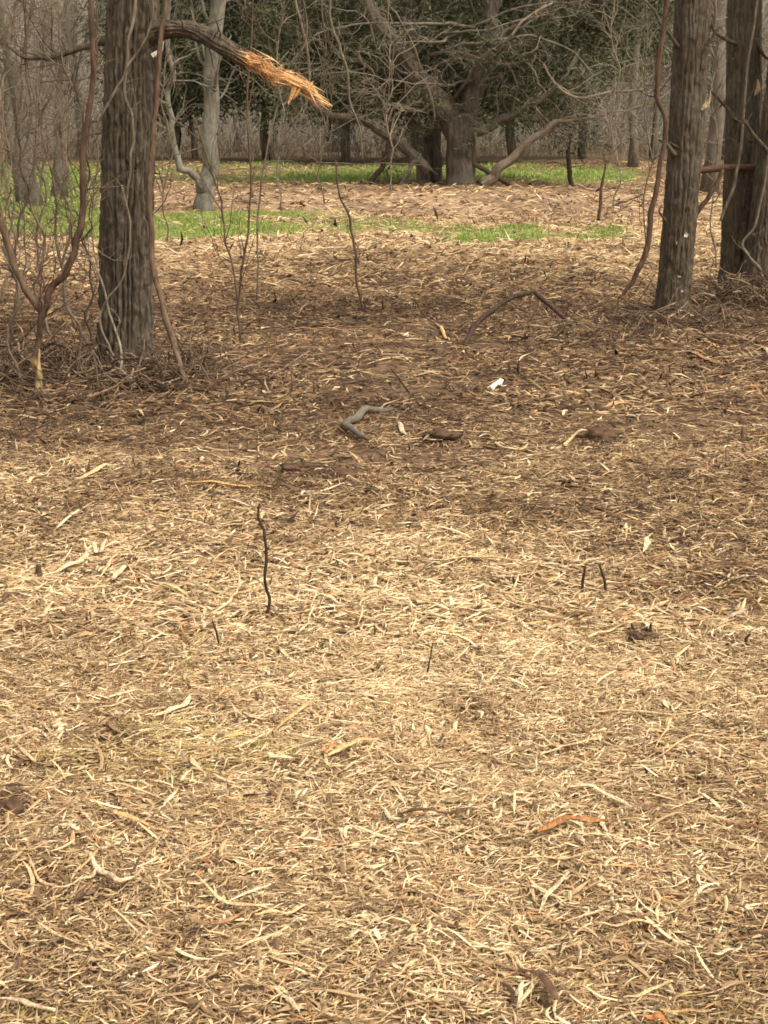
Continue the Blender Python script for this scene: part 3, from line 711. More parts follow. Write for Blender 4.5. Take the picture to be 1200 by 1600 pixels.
for k, (a, lab) in enumerate([(((910, 924), (911, 905), (915, 884)), 'left stub of the dark upright pair in the right mulch'), (((947, 922), (943, 902), (936, 882)), 'right stub of the dark upright pair in the right mulch'),
                              (((803, 920), (804, 910), (801, 902)), 'short dark stub left of the upright pair'), (((994, 998), (990, 985), (987, 975)), 'left dark peg on the soil clod'), (((1014, 1002), (1016, 988), (1017, 974)), 'right dark peg on the soil clod'),
                              (((1168, 1012), (1166, 1000), (1172, 990)), 'dark peg near the right edge of the pale mulch'), (((63, 912), (61, 896), (60, 882)), 'stubby brown stump among pale splinters at left'),
                              (((486, 912), (487, 905), (485, 896)), 'tiny dark peg right of the standing stick'), (((668, 1050), (672, 1030), (676, 1005)), 'thin dark twig standing in the centre foreground'), (((645, 622), (628, 598), (610, 575)), 'thin dark twig leaning left in the brown mulch')]):
    w = 12 if 'stump' in lab else (3 if 'twig' in lab else 5)
    stem('stub' if 'twig' not in lab else 'stick', lab, 'stub' if 'twig' not in lab else 'stick', a, rowY(a[0][1]), [w, w, w * .7], DARKT * (2 if 'stump' in lab else 1.1), 0, seed=60 + k, jit=.001)
stem('stick', 'thin dark stick bent into an arch above the brown mulch', 'stick', [(726, 541), (742, 510), (768, 485), (800, 465), (834, 455)], [rowY(541), rowY(535), rowY(530), rowY(525), rowY(522)], [8, 9, 9, 8, 7], DARKT * 1.1, 0, seed=75, jit=.004)
stem('stick', 'dark straight stick propped against the top of the arched one', 'stick', [(834, 455), (850, 470), (868, 485), (895, 512)], rowY(514), [7, 7, 6, 5], DARKT * 1.2, 0, seed=76, jit=.003)

# ------------------------------------------------------------------ brush heaped at the feet of the near trees
def brush(name, label, cx, cy, wpx, hpx, n, seed, hgt):
    r = np.random.default_rng(seed)
    mb = MB()
    c = G(cx, cy); k = c[1] / FPX
    q = r.normal(size=(n, 2)) * .5
    x = c[0] + q[:, 0] * wpx * k; y = c[1] + q[:, 1] * .5
    hh = hgt * np.exp(-(q ** 2).sum(1) * 1.6)
    zz = gh(x, y) + r.uniform(0, 1, n) ** 1.6 * hh + .004
    yaw = r.uniform(0, 6.28, n); ti = r.normal(.05, .35, n) * (hh / hgt + .2)
    D = np.stack([np.cos(yaw) * np.cos(ti), .6 * np.sin(yaw) * np.cos(ti), np.sin(ti)], -1)
    L = r.uniform(.1, .42, n); R = r.uniform(.002, .0075, n) ** 1.0
    p0 = np.stack([x, y, zz], -1) - D * L[:, None] / 2
    paths = walk(p0, D, L, 6, .22, -.03, r)
    fl = gh(paths[..., 0], paths[..., 1]) + .004
    paths[..., 2] = np.maximum(paths[..., 2], fl)
    t = np.clip(r.normal(.27, .15, n), 0, 1)
    col = ramp(t) * .8 + ramp(t).mean(1, keepdims=True) * .2
    tubes(mb, paths, R[:, None] * np.linspace(1, .5, 7)[None], 5, col, rough=.2)
    return tag(mb.build(name, M_TWIG, smooth=True), label, 'brush', kind='stuff')
brush('twig_litter', 'tangled roots and twigs heaped round the furrowed tree', 195, 606, 240, 20, 1050, 1, .07)
brush('twig_litter', 'broken twigs heaped right of the furrowed tree', 275, 590, 90, 20, 320, 6, .17)
brush('twig_litter', 'broken twigs heaped left of the furrowed tree', 70, 590, 150, 20, 560, 2, .22)
brush('twig_litter', 'broken twigs and roots round the pale-scarred tree', 1050, 510, 170, 20, 420, 3, .08)
brush('twig_litter', 'broken twigs round the right-edge trunks', 1165, 482, 140, 20, 560, 4, .26)
brush('twig_litter', 'thin brush strewn left of the pale-scarred tree', 930, 530, 180, 20, 240, 5, .07)

# ------------------------------------------------------------------ single pieces of wood that stand out on the mulch
PALE, CREAM, TAN, ORNG, BRN, DBRN, GRY, WHT = [np.array(v) for v in ((.60, .45, .26), (.71, .58, .39), (.47, .31, .15), (.50, .24, .09), (.24, .14, .075), (.085, .052, .034), (.135, .118, .09), (.80, .76, .66))]
def lying(name, label, cat, pts, w, col, lift=.012, flat=.5, K=6, taper=(.45, 1, .95, .3), seed=0, rough=.25, forks=(), group=None, arch=0.0):
    mb = MB()
    def run(pts, w, sd, tp):
        g = np.array([G(x, y) for x, y in pts])
        p = catmull(g, 5) if len(g) > 1 else g
        s = np.linspace(0, 1, len(p))
        k = p[:, 1].mean() / FPX / CP
        rad = np.interp(s, np.linspace(0, 1, len(tp)), tp) * w * k / 2
        p[:, 2] = gh(p[:, 0], p[:, 1]) + lift + rad * flat * .4 + arch * np.sin(s * math.pi) + .008 * vnoise(s * 3 + sd, 0, 0, sd)
        j = w * k * .18
        p[:, 0] += j * vnoise(s * 6, sd * 3.1, 0, sd); p[:, 1] += j * vnoise(s * 6, sd * 5.7, 0, sd)
        cc = np.tile(col, (1, len(p), 1)) * (1 + .18 * vnoise(s * 5, sd, 0, sd))[None, :, None]
        tubes(mb, p[None], rad[None], K, cc, rough=rough, seed=sd, flat=flat)
        return p
    p = run(pts, w, seed, taper)
    for f in forks: run(f[0], f[1], seed + 50, (.9, .8, .2))
    return tag(mb.build(name, M_WOOD, loc=p[0], smooth=K > 6), label, cat, group)
S_ = 'wood_splinter'
pieces = [
 (S_, 'wide pale slab of split wood left of the dark soil patch', [(118, 760), (140, 750), (166, 741)], 13, PALE),
 (S_, 'long straight pale splinter pointing at the dark soil patch', [(280, 766), (320, 770), (350, 774), (390, 778)], 9, TAN * 1.2),
 (S_, 'small pale chip left of the wide slab', [(40, 764), (55, 754)], 8, PALE),
 (S_, 'long thin tan root strip above the gnarled pale roots', [(86, 855), (130, 850), (170, 852), (202, 868)], 6, PALE * .9),
 ('root', 'thick gnarled pale root left of the standing stick', [(86, 905), (105, 897), (125, 890), (140, 876)], 13, CREAM * .9),
 (S_, 'pale splinter between the gnarled root and its twin', [(156, 914), (170, 900), (186, 886)], 7, PALE),
 (S_, 'broad pale splinter right of the gnarled root', [(178, 920), (190, 908), (206, 898)], 11, CREAM * .9),
 (S_, 'long horizontal pale strip under the gnarled root', [(84, 931), (120, 928), (170, 926)], 7, PALE),
 (S_, 'curved pale root strip in the left foreground', [(148, 1118), (180, 1110), (200, 1103), (226, 1098)], 8, PALE),
 (S_, 'thick straight pale splinter in the left foreground', [(240, 1128), (265, 1112), (285, 1099), (299, 1088)], 13, CREAM * .92),
 (S_, 'long thin pale sliver at the left edge, sloping right', [(10, 1152), (30, 1178), (56, 1206)], 7, PALE),
 (S_, 'long orange-tan splinter across the left foreground', [(146, 1288), (180, 1298), (220, 1308), (260, 1318)], 13, TAN * 1.25),
 (S_, 'thin pale straight sliver above the orange-tan splinter', [(165, 1257), (205, 1256), (262, 1258)], 6, PALE),
 (S_, 'short fat pale chip below the orange-tan splinter', [(92, 1325), (108, 1330), (125, 1338)], 11, CREAM * .9),
 (S_, 'bright curved chip in the centre foreground', [(446, 1147), (458, 1160), (480, 1171), (502, 1173)], 12, CREAM),
 (S_, 'bright stubby chip left of centre', [(418, 1197), (436, 1201), (457, 1206)], 11, CREAM),
 (S_, 'tan slab beside the orange bark in the centre foreground', [(513, 1204), (540, 1194), (566, 1184), (592, 1186)], 14, TAN * 1.35),
 (S_, 'rusty orange chip at the end of the centre slab', [(505, 1198), (515, 1194), (524, 1190)], 15, ORNG),
 ('bark_strip', 'brown bark stick behind the centre slab', [(540, 1180), (565, 1172), (590, 1164), (617, 1158)], 10, BRN * 1.2),
 ('bark_strip', 'dark brown bark strip lying level in the foreground', [(625, 1285), (670, 1290), (705, 1288), (742, 1284)], 10, DBRN * 1.6),
 (S_, 'short pale upright-looking chip left of the bark strip', [(595, 1258), (605, 1272), (613, 1286)], 10, CREAM * .9),
 (S_, 'curved pale shaving above the bark strip', [(664, 1244), (656, 1258), (660, 1272), (668, 1280)], 8, PALE),
 (S_, 'slim tan stick left of the bright curved chip', [(430, 1144), (455, 1128), (480, 1110)], 7, TAN * 1.2),
 (S_, 'left of two small bright curled chips', [(528, 1302), (534, 1308), (534, 1318)], 9, CREAM),
 (S_, 'right of two small bright curled chips', [(549, 1302), (540, 1309), (541, 1317)], 8, CREAM),
 (S_, 'pale splinter upper of two in the right foreground', [(840, 1146), (880, 1154), (936, 1148)], 9, PALE),
 (S_, 'short pale splinter pointing left, lower of two', [(810, 1162), (838, 1158), (872, 1154)], 7, PALE * .95),
 ('root', 'long pale root with forked tip in the right foreground', [(926, 1112), (970, 1114), (1010, 1122), (1050, 1132), (1090, 1126)], 8, PALE),
 ('root', 'thin wavy pale root at right, bending down at its left end', [(1026, 1186), (1060, 1170), (1090, 1158), (1130, 1164), (1170, 1168)], 6, PALE),
 (S_, 'thick long pale splinter above the orange bark slab', [(886, 1233), (925, 1242), (955, 1258), (986, 1276)], 11, CREAM * .9),
 (S_, 'slim pale splinter right of the thick long one', [(1020, 1243), (1055, 1244), (1098, 1252)], 7, PALE),
 (S_, 'upper arm of the folded pale chip beside the orange slab', [(853, 1284), (870, 1277), (888, 1272)], 10, CREAM * .85),
 (S_, 'lower arm of the folded pale chip beside the orange slab', [(852, 1306), (868, 1294), (884, 1284)], 8, CREAM * .85),
 ('bark_slab', 'orange bark slab in the right foreground', [(838, 1318), (866, 1312), (885, 1304), (915, 1304), (936, 1298), (958, 1300)], 19, ORNG * np.array([.72, .74, .8])),
 (S_, 'bright wedge chip leaning on the orange bark slab', [(940, 1295), (943, 1308), (946, 1322)], 11, CREAM * 1.05),
 (S_, 'thin pale sliver under the orange bark slab', [(903, 1334), (930, 1332), (962, 1326)], 6, PALE),
 (S_, 'long thin pale sliver below the orange bark slab', [(780, 1354), (830, 1360), (880, 1358), (932, 1352)], 6, PALE),
 ('bark_strip', 'dark brown stick at the right edge of the foreground', [(1122, 1276), (1160, 1282), (1205, 1290)], 11, BRN),
 ('bark_strip', 'dark bark strip right of the orange slab', [(1003, 1275), (1040, 1272), (1085, 1270)], 10, BRN * .8),
 ('root', 'knobbly pale root with a raised end in the lower left', [(145, 1372), (152, 1392), (170, 1404), (184, 1414), (210, 1406)], 14, CREAM * .85),
 ('root', 'thick pale root in the bottom left corner', [(-5, 1576), (25, 1580), (50, 1588), (85, 1602)], 13, CREAM * .85),
 (S_, 'long pale splinter in the lower left, pointing right', [(306, 1402), (340, 1424), (380, 1434), (420, 1437), (455, 1437)], 11, PALE * 1.02),
 ('bark_strip', 'brown stick beneath the long lower-left splinter', [(318, 1484), (345, 1464), (380, 1438)], 13, BRN * 1.6),
 (S_, 'curved thin root left of the knobbly root', [(45, 1375), (62, 1395), (85, 1409), (115, 1408)], 7, PALE),
 (S_, 'thin hooked root below the knobbly root', [(150, 1458), (166, 1470), (166, 1482), (152, 1490)], 6, PALE),
 (S_, 'long thin pale sliver below the curved thin root', [(60, 1462), (95, 1488), (130, 1503), (165, 1514)], 7, PALE),
 (S_, 'pale slanting strip right of the brown stick', [(378, 1516), (410, 1494), (452, 1474)], 8, PALE),
 (S_, 'bright white chip near the bottom centre', [(577, 1480), (590, 1487), (605, 1499)], 14, CREAM * 1.08),
 (S_, 'level pale splinter right of the white chip', [(735, 1490), (765, 1482), (800, 1480)], 10, CREAM * .9),
 (S_, 'thin pale splinter slanting from the level one', [(796, 1484), (812, 1502), (829, 1519)], 6, PALE),
 ('bark_strip', 'dark crooked stick above the white chip', [(530, 1440), (565, 1434), (600, 1428), (630, 1437), (662, 1446)], 8, DBRN * 1.7),
 (S_, 'pale level splinter left of the dark crooked stick', [(398, 1441), (440, 1438), (480, 1428)], 10, PALE),
 (S_, 'pale stubby splinter near the bottom centre', [(608, 1549), (630, 1538), (651, 1529)], 9, PALE),
 (S_, 'bent tan shaving right of the bottom stubby splinter', [(660, 1511), (684, 1528), (694, 1556)], 9, PALE * .95),
 (S_, 'pale sliver at the bottom edge left of centre', [(430, 1570), (448, 1582), (468, 1598)], 10, CREAM * .85),
 (S_, 'straight pale stick raised toward the upper right', [(842, 1417), (862, 1400), (888, 1381)], 11, CREAM * .9),
 (S_, 'orange-brown strip under the raised pale stick', [(840, 1420), (865, 1433), (897, 1444)], 9, TAN),
 (S_, 'flat pale splinter in the lower right', [(935, 1448), (980, 1434), (1036, 1430)], 9, PALE),
 (S_, 'long pale diagonal stick near the bottom right', [(974, 1555), (1010, 1542), (1050, 1530)], 9, PALE),
 (S_, 'thick pale stub at lower right edge', [(1110, 1477), (1132, 1470), (1156, 1461)], 12, CREAM * .88),
 (S_, 'bright upright-looking chip at the bottom right of centre', [(810, 1592), (813, 1574), (817, 1555)], 11, CREAM),
 ('bark_strip', 'dark bark strip behind the bottom bright chip', [(812, 1532), (840, 1550), (868, 1582)], 16, DBRN * 1.5),
 ('bark_strip', 'second dark bark strip at the bottom, flatter', [(800, 1540), (845, 1528), (890, 1540)], 11, DBRN * 1.7),
 (S_, 'brown slab at the bottom right with a pale edge', [(1030, 1580), (1065, 1575), (1110, 1568)], 12, TAN),
 (S_, 'rusty bark chip at the bottom edge', [(1004, 1590), (1022, 1588), (1042, 1590)], 18, ORNG * .8),
 (S_, 'bright wedge chip alone in the right middle distance', [(1006, 862), (1010, 852), (1014, 842)], 15, CREAM),
 (S_, 'short pale chip near the right edge, middle distance', [(1120, 842), (1138, 845), (1152, 849)], 8, PALE),
 (S_, 'long level pale strip right of the standing stick', [(652, 896), (710, 892), (770, 893), (832, 897)], 7, PALE * .95),
 (S_, 'second level pale strip, just below the long one', [(757, 934), (800, 937), (862, 934)], 8, PALE * .95),
 (S_, 'pale strip left of the clod with two pegs', [(918, 1010), (945, 1002), (976, 988)], 8, PALE),
 (S_, 'short bright splinter behind the clod with two pegs', [(985, 962), (1000, 968), (1012, 976)], 8, CREAM * .9),
 (S_, 'small yellow chip in the brown mulch left of centre', [(490, 602), (510, 602), (531, 600)], 6, PALE),
 (S_, 'pale stick on the dark clump right of centre', [(880, 696), (898, 686), (916, 679)], 8, PALE),
 (S_, 'pale strip arched over the brown clod', [(650, 698), (690, 690), (725, 690), (765, 686)], 6, PALE * .85),
 (S_, 'short thick chip right of the grey crooked branch', [(621, 676), (627, 686), (635, 697)], 10, CREAM * .85),
 (S_, 'hooked pale shaving below the white scrap', [(775, 702), (795, 709), (815, 707), (826, 703)], 7, PALE * .9),
 (S_, 'tan rounded chip right of the white scrap', [(945, 634), (960, 628), (978, 624)], 12, TAN),
 (S_, 'pale chip in the centre below the brown clod', [(662, 775), (674, 778), (687, 781)], 9, CREAM * .9),
 (S_, 'pale stick at the foot of the pale-scarred tree', [(1044, 494), (1070, 496), (1098, 501)], 7, CREAM * .85),
 ('bark_strip', 'brown bark strip in front of the pale-scarred tree', [(1075, 553), (1095, 564), (1119, 574)], 8, BRN * 1.3),
 (S_, 'pale splinter upright-looking in the far brown mulch', [(680, 508), (692, 522), (704, 536)], 8, TAN * 1.25),
 (S_, 'thin level pale sliver left of the arched stick', [(462, 514), (510, 516), (575, 517)], 4, TAN * 1.1),
 (S_, 'pale splinter at the right edge among the brown mulch', [(1185, 546), (1194, 556), (1205, 566)], 7, CREAM * .8),
 (S_, 'pale chip lying near the right edge, far side', [(1100, 536), (1130, 541), (1160, 540)], 6, TAN * 1.3),
]
for k, (nm, lab, pts, w, c) in enumerate(pieces):
    forks = []
    if 'forked tip' in lab: forks = [([(1048, 1132), (1040, 1150), (1022, 1172)], 6), ([(960, 1113), (945, 1108), (930, 1104)], 4)]
    if 'knobbly pale' in lab: forks = [([(152, 1392), (140, 1408), (110, 1410)], 7)]
    slab = 'slab' in lab or 'bark' in nm
    lying(nm, lab, {'wood_splinter': 'wood splinter', 'root': 'root', 'bark_strip': 'bark', 'bark_slab': 'bark'}[nm], pts, w * (.8 if nm == S_ else .9), c * np.array([.95, .88, .84]), lift=.026, flat=.4 if slab else .6,
          K=8 if nm == 'root' else 5, seed=200 + k, rough=.9, forks=forks, taper=(.75, 1, .8, 1.05, .6) if slab else ((.7, 1, .8, .95, .3), (.25, .7, 1, .9, .75), (.15, .6, 1, .7, .2))[k % 3])
lying('root', 'forked pale root lying at the left, three-armed', 'root', [(80, 1106), (88, 1118), (98, 1136), (122, 1146)], 10, CREAM * .95, K=7, seed=401, forks=[([(96, 1134), (84, 1146), (70, 1150)], 7), ([(100, 1138), (118, 1135), (126, 1128)], 5)])
lying('branch_piece', 'grey crooked dead branch lying in the brown mulch', 'branch', [(612, 652), (590, 656), (566, 664), (548, 682), (538, 690), (556, 698), (574, 708)], 14, GRY, K=9, flat=.9, lift=.04, seed=402, taper=(.5, .9, 1, .9, .8, .35))
lying('wood_splinter', 'orange broken end beside the grey crooked branch', 'wood splinter', [(598, 650), (612, 654), (622, 660)], 7, TAN, seed=403)
# white scrap
def scrap():
    c = G(771, 610); k = c[1] / FPX
    a = np.array([(-15, 9), (-9, 1), (1, -5), (6, -3), (11, -11), (16, -8), (13, -2), (6, 1), (0, 8), (-6, 5)], float)
    z = np.array([.004, .012, .034, .02, .055, .05, .03, .03, .006, .018])
    top = np.stack([c[0] + a[:, 0] * k, c[1] - a[:, 1] * k * .8, c[2] + z + .012], -1)
    bot = top - [0, 0, .008]
    n = len(a); cen = top.mean(0) + [0, 0, .012]
    V = np.concatenate([top, bot, [cen], [bot.mean(0)]])
    T = [[j, (j + 1) % n, 2 * n] for j in range(n)] + [[n + (j + 1) % n, n + j, 2 * n + 1] for j in range(n)]
    Q = [[n + j, n + (j + 1) % n, (j + 1) % n, j] for j in range(n)]
    tag(MB().add(V, T, Q, WHT).build('white_scrap', M_WOOD, loc=c, smooth=False), 'crumpled bright white scrap lying on the brown mulch', 'scrap')
scrap()
# smaller loose splinters nobody could tell apart
rg = np.random.default_rng(77)
for k in range(190):
    py = rg.uniform(380, 1590) if k % 3 else rg.uniform(560, 900); px = rg.uniform(10, 1190)
    if py < 640 and (px < 330 or px > 1000): continue
    L = rg.uniform(12, 30) * (.55 + .45 * py / 1600); a = rg.uniform(-math.pi, math.pi); fs = .25 + .4 * (py - 380) / 1200
    dx, dy = math.cos(a) * L / 2, math.sin(a) * L / 2 * fs
    bx, by = rg.normal(0, 2.5), rg.normal(0, 1.2)
    lying('wood_splinter', 'small pale nondescript splinter lying loose on the mulch', 'wood splinter', [(px - dx, py - dy), (px + bx, py + by), (px + dx, py + dy)],
          rg.uniform(4, 8) * (.6 + .4 * py / 1600), (PALE * (1 - (t := rg.uniform())) + CREAM * t) * rg.uniform(.72, .98), lift=.022, K=5, seed=500 + k, group='small loose splinters')

# soil clods on the dark patches
def clod(px, py, w, h, label, seed):
    c = G(px, py); k = c[1] / FPX
    nu, nv = 22, 10
    a = np.arange(nu) * 2 * math.pi / nu; e = np.linspace(-.15, math.pi / 2, nv)
    A, E = np.meshgrid(a, e)
    X, Y, Z = np.cos(A) * np.cos(E), np.sin(A) * np.cos(E), np.sin(E)
    r = 1 + .5 * fbm(X * 3.6 + seed, Y * 3.6, Z * 3.6, seed, 4)
    V = np.stack([c[0] + X * r * w * k / 2, c[1] + Y * r * w * k / 2 * .8, c[2] + .006 + Z * r * h * k * .7], -1).reshape(-1, 3)
    i = np.arange(nv - 1)[:, None] * nu; j = np.arange(nu)[None]; j2 = (j + 1) % nu
    Q = np.stack([i + j, i + j2, i + nu + j2, i + nu + j], -1).reshape(-1, 4)
    tag(MB().add(V, None, Q, (.10, .062, .039)).build('soil_clod', M_GROUND, loc=c), label, 'soil')
clod(940, 692, 62, 20, 'dark soil clod under a pale stick, right of centre', 1)
clod(690, 702, 52, 15, 'brown soil clod with a pale strip over it', 2)
clod(470, 738, 62, 15, 'larger dark clod on the bare soil patch', 3)
clod(535, 752, 44, 13, 'smaller dark clod on the bare soil patch', 4)
clod(1004, 1003, 44, 9, 'dark clod with two pegs on it', 5)
clod(20, 1288, 46, 22, 'dark clod at the left edge of the foreground', 6)
clod(1110, 905, 40, 9, 'dark clod near the right edge', 7)

# ------------------------------------------------------------------ trees beyond the mulch
def needles(mb, centres, n, spread, L, W, base, rg, flat=.6):
    c = np.repeat(centres, n, 0)
    off = rg.normal(size=c.shape) * spread * np.array([1, 1, flat])
    p = c + off
    D = off / spread * .6 + rg.normal(size=c.shape) * .8 + np.array([0, 0, -.1])
    tone = np.repeat(rg.uniform(.55, 1.4, (len(centres), 1)), n, 0) * rg.uniform(.7, 1.3, (len(c), 1))
    blades(mb, p, D, L * rg.uniform(.5, 1.3, len(c)), W * rg.uniform(.6, 1.3, len(c)), np.asarray(base) * tone, rg)

rg = np.random.default_rng(91)
# forked grey tree
dg = rowY(331)
gb = G(322, 331)
grey = thing('tree', 'pale grey tree forked at its foot, standing on the grass', 'tree', gb)
mb, pth, w = px_tube([(316, 334), (320, 305), (326, 270), (329, 200), (335, 110), (340, 20), (348, -120), (352, -330), (360, -600)], dg, [31, 28, 26, 24, 23, 22, 19, 14, 5], K=28, rough=.1, seed=3, jit=.05, ridge=(7, .07, 1.5))
mb.build('trunk', M_BARK_GREY, grey)
kk = pth[14:]; mb = MB()
grow(mb, kk[None], w[14:][None], [dict(n=16, len=1.8, r=.03, segs=6, K=5, gnarl=.25, a=.0, b=1), dict(n=7, lenr=.5, segs=5, K=3, gnarl=.3), dict(n=4, lenr=.5, segs=4, K=3, gnarl=.3)], rg)
mb.build('crown', M_BARK_GREY, grey)
mb, pth, w = px_tube([(318, 296), (306, 286), (290, 265), (276, 235), (270, 200), (265, 160), (268, 120), (262, 70), (268, 0), (258, -150)], dg - .1, [9, 11, 11, 10, 9, 8, 8, 7, 6, 4], K=12, rough=.1, seed=6, jit=.05)
grow(mb, pth[None], w[None], [dict(n=10, len=1.3, r=.02, segs=6, K=4, gnarl=.3, a=.4), dict(n=6, lenr=.5, segs=4, K=3, gnarl=.3)], rg)
mb.build('fork', M_BARK_GREY, grey)

# big many-stemmed evergreen in the middle
dc = rowY(291)
cb = G(700, 291)
ced = thing('cedar', 'large many-stemmed dark cedar with gnarled limbs', 'tree', cb)
stems = [([(722, 294), (716, 250), (712, 205), (700, 175), (668, 140), (640, 105), (612, 65), (585, 25), (560, -40), (540, -160)], [50, 42, 40, 38, 34, 30, 27, 23, 19, 10], 0),
         ([(725, 292), (730, 240), (726, 190), (738, 150), (752, 100), (765, 50), (776, -10), (800, -150), (820, -350)], [36, 34, 32, 30, 28, 25, 22, 16, 6], .1),
         ([(662, 290), (660, 250), (652, 205), (640, 165), (632, 110), (640, 40), (650, -60), (660, -260)], [26, 26, 28, 26, 24, 21, 17, 8], .5),
         ([(682, 290), (680, 250), (672, 205), (680, 150), (690, 80), (700, -20), (705, -220), (700, -480)], [24, 24, 26, 24, 22, 20, 14, 6], .8),
         ([(668, 268), (650, 250), (622, 222), (590, 200), (556, 188), (520, 178), (486, 160), (450, 135)], [26, 26, 25, 23, 21, 18, 14, 6], -.2),
         ([(740, 210), (775, 190), (815, 172), (850, 150), (880, 120), (905, 80)], [24, 22, 19, 16, 12, 6], -.3),
         ([(735, 165), (780, 150), (820, 165), (860, 180), (905, 185)], [18, 15, 13, 10, 4], .4),
         ([(650, 120), (610, 100), (570, 100), (530, 80), (500, 40)], [20, 17, 14, 11, 5], .3),
         ([(760, 70), (800, 40), (840, 25), (880, 0)], [15, 12, 9, 5], 0), ([(632, 286), (645, 258), (658, 240)], [9, 9, 9], -.3), ([(622, 287), (640, 262), (655, 245)], [8, 8, 8], -.5)]
allp = []
for k, (pts, w, off) in enumerate(stems):
    mb, pth, ww = px_tube(pts, dc + off, np.array(w) * (.92 if k < 2 else .78 if k < 4 else .6), K=36, per=12, rough=.05, seed=k + 11, jit=.05, ridge=(9, .2, 1.0))
    mb.build('trunk' if k < 4 else 'limb', M_BARK_CEDAR, ced)
    allp.append((pth, ww))
mb = MB(); tips = []
for k, (pth, ww) in enumerate(allp[:9]):
    s = 14 if k < 4 else 5
    pth, ww = pth[::2], ww[::2]; s //= 2
    grow(mb, pth[s:][None], ww[s:][None], [dict(n=14 if k < 4 else 9, len=2.0, r=.035, segs=7, K=5, gnarl=.28, trop=.0, a=.0, b=1, ang=(.5, 1.2)),
         dict(n=6, lenr=.5, r=.014, segs=6, K=4, gnarl=.32, trop=-.03, a=.15), dict(n=5, lenr=.5, r=.007, segs=4, K=3, gnarl=.35, trop=-.05, a=.1)], rg, keep=tips)
mb.build('branches', M_BARK_FAR, ced)
# foliage: sprays through the crown, set back behind the front twigs
def crown_centres(n, cx, cz, y0, rx, ry, rz, rg, low=None):
    q = rg.normal(size=(n * 3, 3)); q = unit(q) * rg.uniform(.35, 1, (n * 3, 1)) ** .5
    p = np.stack([cx + q[:, 0] * rx, y0 + q[:, 1] * ry, cz + q[:, 2] * rz], -1)
    if low is not None: p = p[p[:, 2] > low]
    return p[:n]
mb = MB()
cc = crown_centres(760, cb[0] + .2, 4.2, dc + 2.0, 4.6, 1.9, 3.2, rg, 1.5)
needles(mb, cc, 90, .26, .16, .035, (.088, .092, .054), rg)
tp = np.concatenate([t[:, -1] for t in tips[2::3]]); tp = tp[rg.uniform(size=len(tp)) < .24]
needles(mb, tp, 26, .14, .13, .028, (.10, .11, .06), rg)
mb.build('crown', M_LEAF, ced, smooth=False)

mb = MB()
for k in range(15):
    px0, py0 = rg.uniform(520, 900), rg.uniform(-30, 165)
    p0 = P(px0, py0, dc - rg.uniform(.6, 2.2)) ; L = rg.uniform(1.2, 3.0)
    src = P(700 + rg.uniform(-40, 50), rg.uniform(40, 190), dc)
    path = catmull(np.array([src, (src + p0) / 2 + rg.normal(0, .25, 3), p0, p0 + (p0 - src) * .35 + rg.normal(0, .2, 3) + [0, 0, -.25]]), 6)
    path += .05 * np.stack([vnoise(np.arange(len(path)) * .7, k, j, 5) for j in range(3)], -1)
    wv = np.linspace(.035, .008, len(path)) * rg.uniform(.7, 1.3)
    tubes(mb, path[None], wv[None], 5, None, rough=.2, seed=k)
    grow(mb, path[None], wv[None], [dict(n=9, len=1.0, r=.014, segs=6, K=4, gnarl=.35, trop=-.02, a=.2), dict(n=6, lenr=.5, r=.008, segs=4, K=3, gnarl=.35, trop=-.04)], rg)
mb.build('dead_branches', M_BARK_FAR, ced)['label'] = 'pale bare dead branches hanging in front of the crown'

# leaning hollow log and bare sticks beside it
mb, pth, w = px_tube([(756, 291), (778, 268), (802, 244), (828, 218), (852, 200), (885, 188), (930, 178)], [dc - 1.6, dc - 1.5, dc - 1.4, dc - 1.2, dc - 1, dc - .8, dc - .4], [16, 15, 13, 11, 9, 6, 3], K=30, rough=.12, seed=9, jit=.06, ridge=(7, .2, 1.2))
rgl = np.random.default_rng(3)
grow(mb, pth[16:][None], w[16:][None], [dict(n=10, len=1.3, r=.02, segs=6, K=4, gnarl=.3), dict(n=6, lenr=.5, segs=4, K=3, gnarl=.35)], rgl)
log = mb.build('fallen_trunk', bark_mat('weathered_log', (.08, .06, .042), (.16, .125, .09), (.25, .22, .17), .2, 9, .3), loc=pth[0])
tag(log, 'pale fallen trunk leaning against the cedar, butt end toward the track', 'log')
def far_stick(label, pts, d, w, col, seed, tw=4):
    stem('stick', label, 'stick', pts, d, w, col, tw, .9, seed, tr=.012, jit=.02)
far_stick('dark bent stick propped left of the cedar stems', [(570, 292), (590, 272), (600, 255), (606, 225), (610, 190)], dc - .3, [8, 9, 8, 6, 4], DARKT, 1)
far_stick('dark upright stick standing right of the fallen trunk', [(894, 296), (890, 270), (888, 245), (892, 215)], dc - .5, [8, 8, 7, 4], DARKT, 2)
far_stick('dark stick crossing under the fallen trunk', [(740, 255), (765, 270), (798, 290)], dc - .6, [7, 8, 6], DARKT * 1.5, 3, 1)
stem('dead_branch', 'long pale bare branch reaching right from the cedar', 'branch', [(850, 100), (866, 130), (884, 146), (910, 153), (955, 144), (1016, 140)], dc - 1.5, [3, 4, 5, 5, 5, 3], GREYV * .9, 16, 1.3, 41, tr=.014, jit=.02)
stem('dead_branch', 'short pale curved branch below the long bare one', 'branch', [(972, 200), (974, 184), (985, 172), (1000, 166), (1020, 160)], dc - 1.2, [4, 5, 5, 5, 3], GREYV * .85, 8, .8, 42, tr=.012, jit=.02)
stem('dead_branch', 'pale bare branch slanting up over the cedar crown', 'branch', [(798, 55), (815, 35), (838, 18), (862, 5)], dc - 2, [2, 4, 4, 3], GREYV * 1.2, 5, .8, 43, tr=.012, jit=.02)

